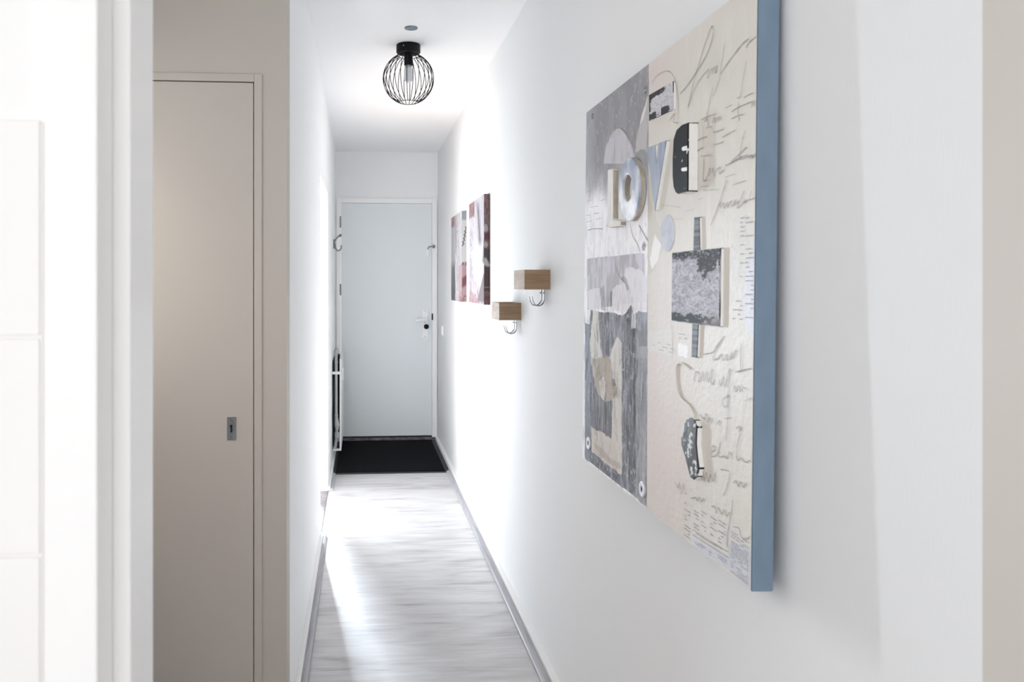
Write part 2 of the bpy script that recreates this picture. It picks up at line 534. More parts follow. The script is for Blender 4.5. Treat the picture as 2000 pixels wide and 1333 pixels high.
# ---------------------------------------------------------------- radiator by the door
rad = thing('radiator', 'slim white panel radiator low on the left wall', 'radiator', (XL + .002, 6.62, 0.10))
bm = B(-0.171, -0.157, 6.20, 6.94, .105, .815)
dobj('front_panel', bm, M_rad, rad, bevel=0.004)
bm = B(XL + .004, -0.212, 6.22, 6.92, .125, .80)
for i in range(24):
    y = 6.235 + i * .029
    box(bm, -0.212, -0.188, y, y + .006, .14, .79)
dobj('convector', bm, M_radback, rad)
bm = bmesh.new()
tube(bm, [(-0.196, 6.185, .36), (-0.196, 6.185, .60), (-0.196, 6.185, .845)], .0105, seg=16)
for z in (.375, .79):
    cyl(bm, (-0.196, 6.185, z - .008), (-0.196, 6.185, z + .008), .0135, seg=16)
pipe = dobj('supply_pipe', bm, M_pipe, rad, smooth=0.6)
bm = bmesh.new()
cyl(bm, (-0.196, 6.185, .845), (-0.196, 6.185, .868), .014, seg=18)
cyl(bm, (-0.196, 6.185, .868), (-0.192, 6.18, .897), .0175, .015, seg=18)
dobj('valve_knob', bm, M_pipe, rad, smooth=0.6, bevel=0.002)
dobj('wall_bracket', B((XL + .001, -0.157, 6.172, 6.190, .697, .718)), M_rad, rad, bevel=0.002)
bm = bmesh.new()
cyl(bm, (-0.196, 6.185, .36), (-0.190, 6.185, .30), .012, .019, seg=16)
cyl(bm, (-0.190, 6.185, .30), (-0.190, 6.185, .262), .019, .012, seg=16)
cyl(bm, (-0.193, 6.185, .262), (-0.193, 6.185, .235), .010, seg=16)
cyl(bm, (-0.190, 6.185, .245), (-0.190, 6.185, .205), .018, .016, seg=16)
dobj('return_valve', bm, M_pipe, rad, smooth=0.6)
bm = bmesh.new()
tube(bm, [(-0.193, 6.185, .205), (-0.198, 6.185, .17), (-0.203, 6.185, .135), (-0.212, 6.185, .118)], .0105, seg=12)
dobj('return_pipe', bm, M_pipe, rad, smooth=0.9)
dobj('lower_bracket', B((XL + .001, -0.157, 6.19, 6.215, .098, .112)), M_rad, rad, bevel=0.002)
dobj('heat_meter', B(-0.157, -0.146, 6.45, 6.49, .62, .715), M_white_pl, rad, bevel=0.003)

# ---------------------------------------------------------------- coat hook on the left wall
hk = thing('coat_hook', 'grey metal coat hook on the left wall near the entrance door', 'hook', (XL, 6.44, 1.70))
dobj('back_plate', B(XL, XL + .010, 6.420, 6.460, 1.688, 1.765), M_steel, hk, bevel=0.003)
bm = bmesh.new()
tube(bm, smooth_line([(XL + .008, 6.44, 1.742), (-0.208, 6.44, 1.765), (-0.190, 6.44, 1.785), (-0.174, 6.44, 1.800)]), .0065, seg=12, flat=(1, 1.9))
dobj('upper_arm', bm, M_alu, hk, smooth=0.9)
bm = bmesh.new()
cyl(bm, (-0.178, 6.44, 1.803), (-0.166, 6.44, 1.788), .0135, seg=16)
dobj('arm_cap', bm, M_steel, hk, smooth=0.6, bevel=0.002)
bm = bmesh.new()
tube(bm, smooth_line([(XL + .012, 6.44, 1.735), (-0.212, 6.44, 1.705), (-0.205, 6.44, 1.685), (-0.190, 6.44, 1.672), (-0.172, 6.44, 1.680), (-0.163, 6.44, 1.700), (-0.166, 6.44, 1.716)]), .0062, seg=12, flat=(1, 1.7))
dobj('lower_hook', bm, M_alu, hk, smooth=0.9)

# ---------------------------------------------------------------- ceiling lamp
LX, LY = 0.230, 3.869
lamp = thing('ceiling_lamp', 'black wire globe ceiling lamp with a white bulb', 'lamp', (LX, LY, ZC))
bm = bmesh.new()
lathe(bm, [(.058, 0), (.0595, -.004), (.0595, -.036), (.056, -.041)], 40)
can = obj('ceiling_rose', bm, M_black, lamp, smooth=0.6)
bm = bmesh.new()
cyl(bm, (-0.026, -0.0525, -.018), (-0.027, -0.0545, -.018), .0035, seg=12)
obj('rose_screw', bm, M_chrome, can)
bm = bmesh.new()
lathe(bm, [(.021, -.040), (.021, -.098), (.019, -.101)], 28)
obj('socket', bm, M_black, lamp, smooth=0.6)
bm = bmesh.new()
lathe(bm, [(.0135, -.095), (.0145, -.112), (.020, -.118), (.0215, -.130), (.0215, -.168), (.018, -.178), (.010, -.184), (.002, -.1855)], 28)
obj('bulb', bm, M_bulb, lamp, smooth=0.9)
bm = bmesh.new()
lathe(bm, [(.0165, -.103), (.0165, -.110)], 28)
obj('bulb_collar', bm, M_pipe, lamp)
CR, CZc = 0.1245, -0.1665
bm = bmesh.new()
a0, a1 = math.asin(.05 / CR), math.pi - math.asin(.046 / CR)
for k in range(26):
    ph = 2 * math.pi * k / 26
    pts = []
    for i in range(25):
        th = a0 + (a1 - a0) * i / 24
        pts.append((CR * math.sin(th) * math.cos(ph), CR * math.sin(th) * math.sin(ph), CZc + CR * math.cos(th)))
    tube(bm, pts, .0018, seg=6)
obj('wire_cage', bm, M_wire, lamp, smooth=1.2)
for rr, zz in ((.0465, CZc - math.sqrt(CR ** 2 - .0465 ** 2)), (.051, CZc + math.sqrt(CR ** 2 - .05 ** 2))):
    bm = bmesh.new()
    tube(bm, [(rr * math.cos(a), rr * math.sin(a), zz) for a in [i * 2 * math.pi / 36 for i in range(36)]], .0016, seg=6, closed=True)
    obj('cage_ring', bm, M_wire, lamp, smooth=1.2)
bm = bmesh.new()
lathe(bm, [(.0300, 0), (.0305, -.002), (.0285, -.0045), (.010, -.0052), (.001, -.0053)], 36, (0.2265, 3.605, ZC))
tag(obj('ceiling_cover', bm, M_disc, smooth=0.7), 'small round blue-grey cover disc on the ceiling before the lamp', 'ceiling cover')


# ---------------------------------------------------------------- oak blocks with double hooks
def hook_block(y0, z0, z1, label, slot):
    t = thing('hook_block', label, 'wall hook', (XR, y0 + .1, (z0 + z1) / 2), group='oak hook blocks on the right wall')
    x0 = 0.5875
    bm = bmesh.new()
    w = .008 if slot else .004
    if slot:                                  # open tray: four sides and a bottom
        for q in ((x0, XR, y0, y0 + w, z0, z1), (x0, XR, y0 + .195 - w, y0 + .195, z0, z1), (x0, x0 + w, y0 + w, y0 + .195 - w, z0, z1), (XR - w, XR, y0 + w, y0 + .195 - w, z0, z1), (x0 + w, XR - w, y0 + w, y0 + .195 - w, z0, z0 + .01)):
            box(bm, *q)
        dobj('oak_tray', bm, M_woodh, t)
    else:
        box(bm, x0, XR, y0, y0 + .195, z0, z1)
        dobj('oak_tray', bm, M_woodh, t, bevel=0.0012)
    for yy in (y0 + .035, y0 + .085):
        bm = bmesh.new()
        pts = smooth_line([(0.668, yy, z0 + .004), (0.668, yy, z0 - .012), (0.668, yy, z0 - .040), (0.662, yy, z0 - .053), (0.650, yy, z0 - .060), (0.636, yy, z0 - .057), (0.627, yy, z0 - .044), (0.622, yy, z0 - .026)])
        tube(bm, pts, [.0022] * len(pts), seg=10, flat=(1, 3.0))
        h = dobj('hook', bm, M_chrome, t, smooth=0.9)
        bm = bmesh.new()
        cyl(bm, (0.666, yy, z0 - .013), (0.6645, yy, z0 - .013), .0035, seg=12)
        dobj('screw', bm, M_steel, h)
    return t


hook_block(2.815, 1.386, 1.458, 'higher oak hook block, the one nearer the big collage canvas', False)
hook_block(3.339, 1.250, 1.324, 'lower oak hook block with open top, beside the small canvases', True)

# ---------------------------------------------------------------- light switch
sw = thing('light_switch', 'white light switch on the right wall beside the entrance door', 'light switch', (XR, 6.60, 1.01))
dobj('switch_plate', B(XR - .010, XR, 6.56, 6.64, .97, 1.05), M_white_pl, sw, bevel=0.003)
dobj('rocker', B(XR - .014, XR - .008, 6.575, 6.625, .982, 1.038), M_white_pl, sw, bevel=0.002)


# ---------------------------------------------------------------- painted surfaces
def vnoise(x, y, seed=0):
    xi, yi = np.floor(x).astype(np.int64), np.floor(y).astype(np.int64)
    fx, fy = x - xi, y - yi
    fx, fy = fx * fx * (3 - 2 * fx), fy * fy * (3 - 2 * fy)

    def h(a, b):
        n = (a * 374761393 + b * 668265263 + seed * 974711) & 0x7fffffff
        n = ((n ^ (n >> 13)) * 1274126177) & 0x7fffffff
        n = n ^ (n >> 16)
        return (n & 0xffff) / 65535.0
    return (h(xi, yi) * (1 - fx) + h(xi + 1, yi) * fx) * (1 - fy) + (h(xi, yi + 1) * (1 - fx) + h(xi + 1, yi + 1) * fx) * fy


def fbm(x, y, seed=0, o=4):
    s, a, t = 0, 1, 0
    for i in range(o):
        s = s + a * vnoise(x * 2 ** i, y * 2 ** i, seed + i)
        t += a
        a *= .55
    return s / t


def inside(Y, Z, pts):
    r = np.zeros(Y.shape, bool)
    n = len(pts)
    for i in range(n):
        (x1, y1), (x2, y2) = pts[i], pts[(i + 1) % n]
        if y1 == y2:
            continue
        c = ((y1 > Z) != (y2 > Z)) & (Y < (x2 - x1) * (Z - y1) / (y2 - y1) + x1)
        r ^= c
    return r


def step(a, b, v):
    t = np.clip((v - a) / (b - a), 0, 1)
    return t * t * (3 - 2 * t)


def L3(rgb):
    return np.array(lin(*rgb))


def blend(col, m, rgb, k=1.0):
    m = (np.asarray(m, float) * k)[..., None]
    c = L3(rgb) if not isinstance(rgb, np.ndarray) else rgb
    return col * (1 - m) + c * m


def grid_mesh(name, P, col, m, parent):
    """P (n,m,3) points and colours -> one mesh with a pigment attribute"""
    n, k = P.shape[:2]
    me = bpy.data.meshes.new(name)
    me.vertices.add(n * k)
    me.vertices.foreach_set('co', P.reshape(-1).astype(np.float32))
    idx = np.arange(n * k).reshape(n, k)
    q = np.stack([idx[:-1, :-1], idx[1:, :-1], idx[1:, 1:], idx[:-1, 1:]], -1).reshape(-1, 4)
    me.loops.add(q.size)
    me.loops.foreach_set('vertex_index', q.reshape(-1).astype(np.int32))
    me.polygons.add(len(q))
    me.polygons.foreach_set('loop_start', (np.arange(len(q)) * 4).astype(np.int32))
    me.update(calc_edges=True)
    ca = me.color_attributes.new('pigment', 'FLOAT_COLOR', 'POINT')
    c4 = np.concatenate([col.reshape(-1, 3), np.ones((n * k, 1))], 1)
    ca.data.foreach_set('color', c4.reshape(-1).astype(np.float32))
    me.validate()
    o = bpy.data.objects.new(name, me)
    C.objects.link(o)
    me.materials.append(m)
    o.parent = parent
    return o


# ---------------------------------------------------------------- the large collage canvas
cx, cy, cz, ra, rb, rc, CT, CW, CH = [0.6633, 1.2258, 0.911, -0.0037, 0.0134, -0.005, 0.0361, 0.9935, 0.9929]
art = thing('collage_canvas', 'large square beige and grey collage canvas with blue edges and raised LOVE letters', 'painting', (cx, cy, cz), (ra, rb, rc))
bm = B(-CT, 0, 0, CW, 0, CH)
obj('stretched_canvas', bm, M_blue, art, bevel=0.0025)['label'] = 'blue painted canvas edges'

ys = np.linspace(0.0012, CW - 0.0012, 420)
zs = np.linspace(0.0012, CH - 0.0012, 560)
Y, Z = np.meshgrid(ys, zs, indexing='ij')
n1 = fbm(Y * 9, Z * 9, 1)
n2 = fbm(Y * 40, Z * 14, 2)
n3 = fbm(Y * 14, Z * 60, 3)
n4 = fbm(Y * 90, Z * 90, 4, 3)
wy, wz = Y + (fbm(Y * 30, Z * 30, 5) - .5) * .012, Z + (fbm(Y * 30, Z * 30, 6) - .5) * .012
# right-hand panel: beige ground
col = np.empty(Y.shape + (3,))
col[:] = L3((214, 208, 199))
col = blend(col, step(.45, .7, n1), (206, 201, 193), .6)
col = blend(col, step(.5, .75, n2), (220, 215, 207), .5)
col = blend(col, step(.16, .0, np.hypot((Y - .45) / 1.0, (Z - .93))), (214, 200, 196), .8)
col = blend(col, step(.35, .05, np.hypot(Y - .44, (Z - .18) * .8)), (214, 202, 196), .9)


def patch(pts, rgb, k=1.0, rough=True, rag=None):
    global col
    m = inside(wy if rough else Y, wz if rough else Z, pts).astype(float)
    if rag is not None:
        m = m * rag
    col = blend(col, m, rgb, k)


patch([(0.4902,0.7041),(0.4419,0.6549),(0.3867,0.5786),(0.4470,0.5280),(0.4840,0.5151)], (203, 196, 184), .8)
patch([(0.4449,0.6066),(0.4057,0.5795),(0.4277,0.5475),(0.4609,0.5300),(0.4757,0.5525)], (238, 236, 232))
patch([(-0.0014,0.5836),(0.0155,0.5697),(0.0225,0.5348),(0.0320,0.4944),(0.0391,0.4560),(0.0331,0.4282),(0.0042,0.4073),(0.0009,0.4844)], (208, 208, 216), .9)
patch([(0.0428,0.6123),(-0.0014,0.6084),(0.0028,0.5689),(0.0147,0.5345),(0.0615,0.4840),(0.0833,0.4574),(0.0856,0.5526)], (206, 202, 196), .7)
patch([(0.4799,0.3968),(0.3381,0.4047),(0.3319,0.3776),(0.3365,0.3519),(0.4784,0.3509)], (214, 211, 204), .9)
patch([(0.3106,0.3791),(0.2647,0.3784),(0.2640,0.3542),(0.3120,0.3528)], (236, 234, 232))
patch([(0.2271,0.0760),(-0.0015,0.0928),(0.0019,-0.0001),(0.2297,-0.0035),(0.2592,0.0108)], (216, 212, 206), .9)
patch([(0.2302,0.0160),(0.0766,0.0294),(0.0735,0.0587),(-0.0019,0.0730),(0.0019,-0.0001),(0.1074,0.0043),(0.2203,-0.0004)], (205, 206, 214), .9)
# left-hand panel
div = [(0.4930,0.9846),(0.4737,0.0069)]
dvy = div[0][0] + (Z - div[0][1]) * (div[1][0] - div[0][0]) / (div[1][1] - div[0][1])
left = (Y > dvy)
S = np.clip((Y - dvy) / (CW - dvy), 0, 1)        # 0 at the divider, 1 at the far edge
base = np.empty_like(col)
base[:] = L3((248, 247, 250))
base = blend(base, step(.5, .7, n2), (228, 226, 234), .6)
gm = step(.66, .80, Z + .10 * (n1 - .5) - .03 * S)  # grey sheet above fading to white: the panel's sheen is painted into this gradient
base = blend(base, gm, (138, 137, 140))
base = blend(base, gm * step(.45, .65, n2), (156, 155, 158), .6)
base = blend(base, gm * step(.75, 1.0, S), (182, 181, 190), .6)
keep = col.copy()
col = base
patch([(0.8225,0.8187),(0.8021,0.8606),(0.7671,0.8829),(0.7294,0.8908),(0.6927,0.8873),(0.6600,0.8733),(0.6219,0.8471),(0.5970,0.8245),(0.5816,0.8018),(0.5838,0.7817)], (205, 203, 210), .8, False)
patch([(0.4940,0.9200),(0.5173,0.8968),(0.5413,0.8749),(0.5628,0.8440),(0.5730,0.8064),(0.4955,0.8046),(0.4923,0.8684)], (196, 190, 190), .8, True)
patch([(0.4966,0.9196),(0.5121,0.9033),(0.5361,0.8855),(0.5494,0.8669),(0.5355,0.8659),(0.5090,0.8911)], (228, 225, 222), .8)
# grey mottled sheet
patch([(0.9677,0.5714),(0.5072,0.5681),(0.5005,0.5171),(0.4829,0.4591),(0.9595,0.4271)], (176, 174, 180), 1, False)
patch([(0.9677,0.5714),(0.5072,0.5681),(0.5005,0.5171),(0.4829,0.4591),(0.9595,0.4271)], (208, 204, 214), .9, False, step(.42, .62, n2))
patch([(0.6302,0.5357),(0.5399,0.5337),(0.4846,0.5102),(0.4822,0.4391),(0.7340,0.4313),(0.7361,0.4872),(0.6510,0.4996)], (230, 226, 232), .85, True)
patch([(0.9567,0.4780),(0.8477,0.4895),(0.8276,0.4364),(0.9007,0.4234),(0.9598,0.4328)], (224, 221, 228), .9, True)
patch([(0.8431,0.4868),(0.8036,0.4948),(0.7976,0.4529),(0.7838,0.4298),(0.8274,0.4311)], (128, 126, 134), .6, True)
patch([(0.7521,0.4769),(0.7360,0.4846),(0.7344,0.4415),(0.7523,0.4397)], (96, 94, 102), .8, False)
patch([(0.6518,0.5215),(0.6220,0.5091),(0.6069,0.4876),(0.6210,0.4827),(0.6361,0.4971),(0.6665,0.5119)], (130, 128, 138), .6, True)
# dark crumpled cloth
dk = [(0.9780,0.3867),(0.9321,0.3889),(0.9297,0.4252),(0.6482,0.4243),(0.5913,0.4475),(0.5767,0.4269),(0.5366,0.4375),(0.4788,0.4304),(0.4775,0.3906),(0.4754,0.2884),(0.9712,0.2302)]
patch(dk, (104, 104, 116), 1, True)
patch([(0.9766,0.2441),(0.4770,0.2995),(0.4674,0.0075),(0.9661,0.0045)], (92, 95, 108), 1, False)
dz = inside(wy, wz, dk) | inside(Y, Z, [(0.9766,0.2441),(0.4770,0.2995),(0.4674,0.0075),(0.9661,0.0045)])
col = blend(col, dz * step(.52, .68, n2), (150, 150, 164), .85)
col = blend(col, dz * step(.46, .34, n2), (44, 44, 52), .85)
col = blend(col, dz * step(.66, .72, n4), (182, 182, 194), .6)
patch([(0.9801,0.3866),(0.9360,0.3887),(0.9256,0.2356),(0.9733,0.2300)], (122, 134, 154), .9)
patch([(0.9730,0.2881),(0.9226,0.2928),(0.9173,0.1145),(0.9153,0.0128),(0.9609,0.0093)], (104, 116, 136), .9)
patch([(0.5549,0.3883),(0.4840,0.3969),(0.4804,0.2878),(0.5512,0.2795)], (152, 152, 158), .85)
patch([(0.5549,0.3883),(0.4840,0.3969),(0.4828,0.3614),(0.5339,0.3576)], (92, 92, 96), .7)
patch([(0.5554,0.3263),(0.4809,0.3331),(0.4745,0.0065),(0.5444,0.0069)], (158, 158, 164), .9)
patch([(0.5554,0.3263),(0.4809,0.3331),(0.4745,0.0065),(0.5444,0.0069)], (126, 126, 134), .8, True, step(.5, .6, n2))
patch([(0.5873,0.4312),(0.5564,0.4322),(0.5552,0.3953),(0.5894,0.3934)], (222, 219, 228), .9)
# cream strips
patch([(0.9008,0.4248),(0.8542,0.4262),(0.8429,0.3717),(0.8233,0.3278),(0.8049,0.3083),(0.8387,0.2679),(0.8836,0.2405),(0.9088,0.2742),(0.9276,0.3279),(0.9183,0.3840)], (214, 210, 202), .95)
patch([(0.6880,0.3678),(0.6568,0.3508),(0.6515,0.2677),(0.7560,0.2555),(0.7555,0.3075),(0.7148,0.3490)], (214, 210, 204), .95)
patch([(0.8094,0.3105),(0.7582,0.3124),(0.7519,0.2559),(0.8651,0.2427),(0.8303,0.2821)], (150, 140, 128), .9)
patch([(0.8382,0.3667),(0.7650,0.3814),(0.7582,0.3124),(0.8007,0.3113)], (110, 110, 128), .8)
patch([(0.7845,0.3387),(0.7503,0.3873),(0.7524,0.3130),(0.7792,0.3119)], (40, 40, 48), .8)
patch([(0.9027,0.2946),(0.7260,0.3107),(0.7220,0.2049),(0.7836,0.1891),(0.8452,0.2035),(0.8783,0.2341)], (170, 158, 144), .95)
patch([(0.8361,0.2361),(0.7962,0.2560),(0.7846,0.2154),(0.7985,0.1893),(0.8243,0.2008)], (216, 210, 204), .9)
patch([(0.7495,0.3086),(0.6544,0.3173),(0.6441,0.0355),(0.6587,0.0320),(0.7041,0.0995),(0.7267,0.1096),(0.7229,0.2048),(0.6819,0.2293)], (212, 207, 200), .95)
patch([(0.7373,0.2394),(0.6826,0.2463),(0.6815,0.2179),(0.7360,0.2044)], (176, 158, 142), .7)
patch([(0.9103,0.1077),(0.7276,0.1094),(0.7046,0.1109),(0.6450,0.0358),(0.6587,0.0320),(0.9007,0.0375)], (206, 198, 190), .95)
patch([(0.8932,0.0681),(0.7886,0.0646),(0.7302,0.0534),(0.6582,0.0636),(0.6489,0.0489),(0.7296,0.0390),(0.8284,0.0472)], (172, 158, 146), .8)
patch([(0.9039,0.2183),(0.8473,0.2032),(0.7856,0.1894),(0.7303,0.2034),(0.7267,0.1101),(0.8308,0.1049),(0.9103,0.1077)], (84, 86, 98), .95)
patch([(0.8541,0.1657),(0.8232,0.1735),(0.8205,0.1068),(0.8413,0.1091)], (24, 24, 30), .8)
patch([(0.5679,0.3252),(0.5539,0.3265),(0.5549,0.1771),(0.5640,0.1220),(0.5705,0.2174)], (24, 24, 30), .8)
patch([(0.6501,0.1999),(0.6367,0.1853),(0.6142,0.1449),(0.6355,0.1521)], (24, 24, 30), .8)
n5 = fbm(Y * 130, Z * 16, 8)
n6 = fbm(Y * 60, Z * 26, 9)
low = step(.52, .44, Z + .04 * (n1 - .5))
col = blend(col, low * step(.58, .74, n5), (96, 92, 98), .26)
col = blend(col, low * step(.42, .26, n5), (226, 222, 220), .26)
col = blend(col, low * step(.62, .70, n6), (58, 57, 66), .22)
col = blend(col, (1 - low) * step(.55, .70, n6), (172, 170, 178), .18)
col = blend(col, gm * step(.58, .68, n6), (118, 118, 120), .16)
col = blend(col, gm * step(.70, .74, n4), (196, 194, 192), .4)
# speckle of the upper half
up = left & (Z > .55) & (Z < .80)
col = blend(col, up * step(.70, .76, n4) * step(.5, .6, n1), (136, 134, 142), .7)
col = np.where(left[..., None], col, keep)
edge = np.abs(Y - dvy) < .0016
col = blend(col, edge, (150, 146, 142), .6)
ht = (n2 - .5) * .0012 * left + (n4 - .5) * .0004 + dz * left * (n3 - .5) * .002
ht = np.minimum(ht, .0014)
ht[0, :] = ht[-1, :] = 0
ht[:, 0] = ht[:, -1] = 0
P = np.stack([-CT - .0012 - np.maximum(ht, -.0008), Y, Z], -1)
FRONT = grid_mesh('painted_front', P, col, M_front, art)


def ribbon(bm, pts, w, x=0.0024, seed=0):
    p = smooth_line(pts, 7)
    rnd = random.Random(seed)
    L = []
    for i, (y, z) in enumerate(p):
        a = p[max(i - 1, 0)]
        b = p[min(i + 1, len(p) - 1)]
        dy, dz_ = b[0] - a[0], b[1] - a[1]
        q = math.hypot(dy, dz_) or 1
        ww = 0.62 * w * (0.55 + 0.6 * rnd.random()) * (0.5 if i in (0, len(p) - 1) else 1) / 2
        L.append((bm.verts.new((-CT - x, y - dz_ / q * ww, z + dy / q * ww)), bm.verts.new((-CT - x, y + dz_ / q * ww, z - dy / q * ww))))
    for (a, b), (c, d) in zip(L, L[1:]):
        bm.faces.new((a, b, d, c))


def draw_on_front(bm, m):
    """pencil and print marks belong to the painted front"""
    FRONT.data.materials.append(m)
    k = len(FRONT.data.materials) - 1
    for f in bm.faces:
        f.material_index = k
    me = bpy.data.meshes.new('marks')
    bm.to_mesh(me)
    bm.free()
    bm = bmesh.new()
    bm.from_mesh(FRONT.data)
    bm.from_mesh(me)
    bm.to_mesh(FRONT.data)
    bm.free()
    bpy.data.meshes.remove(me)


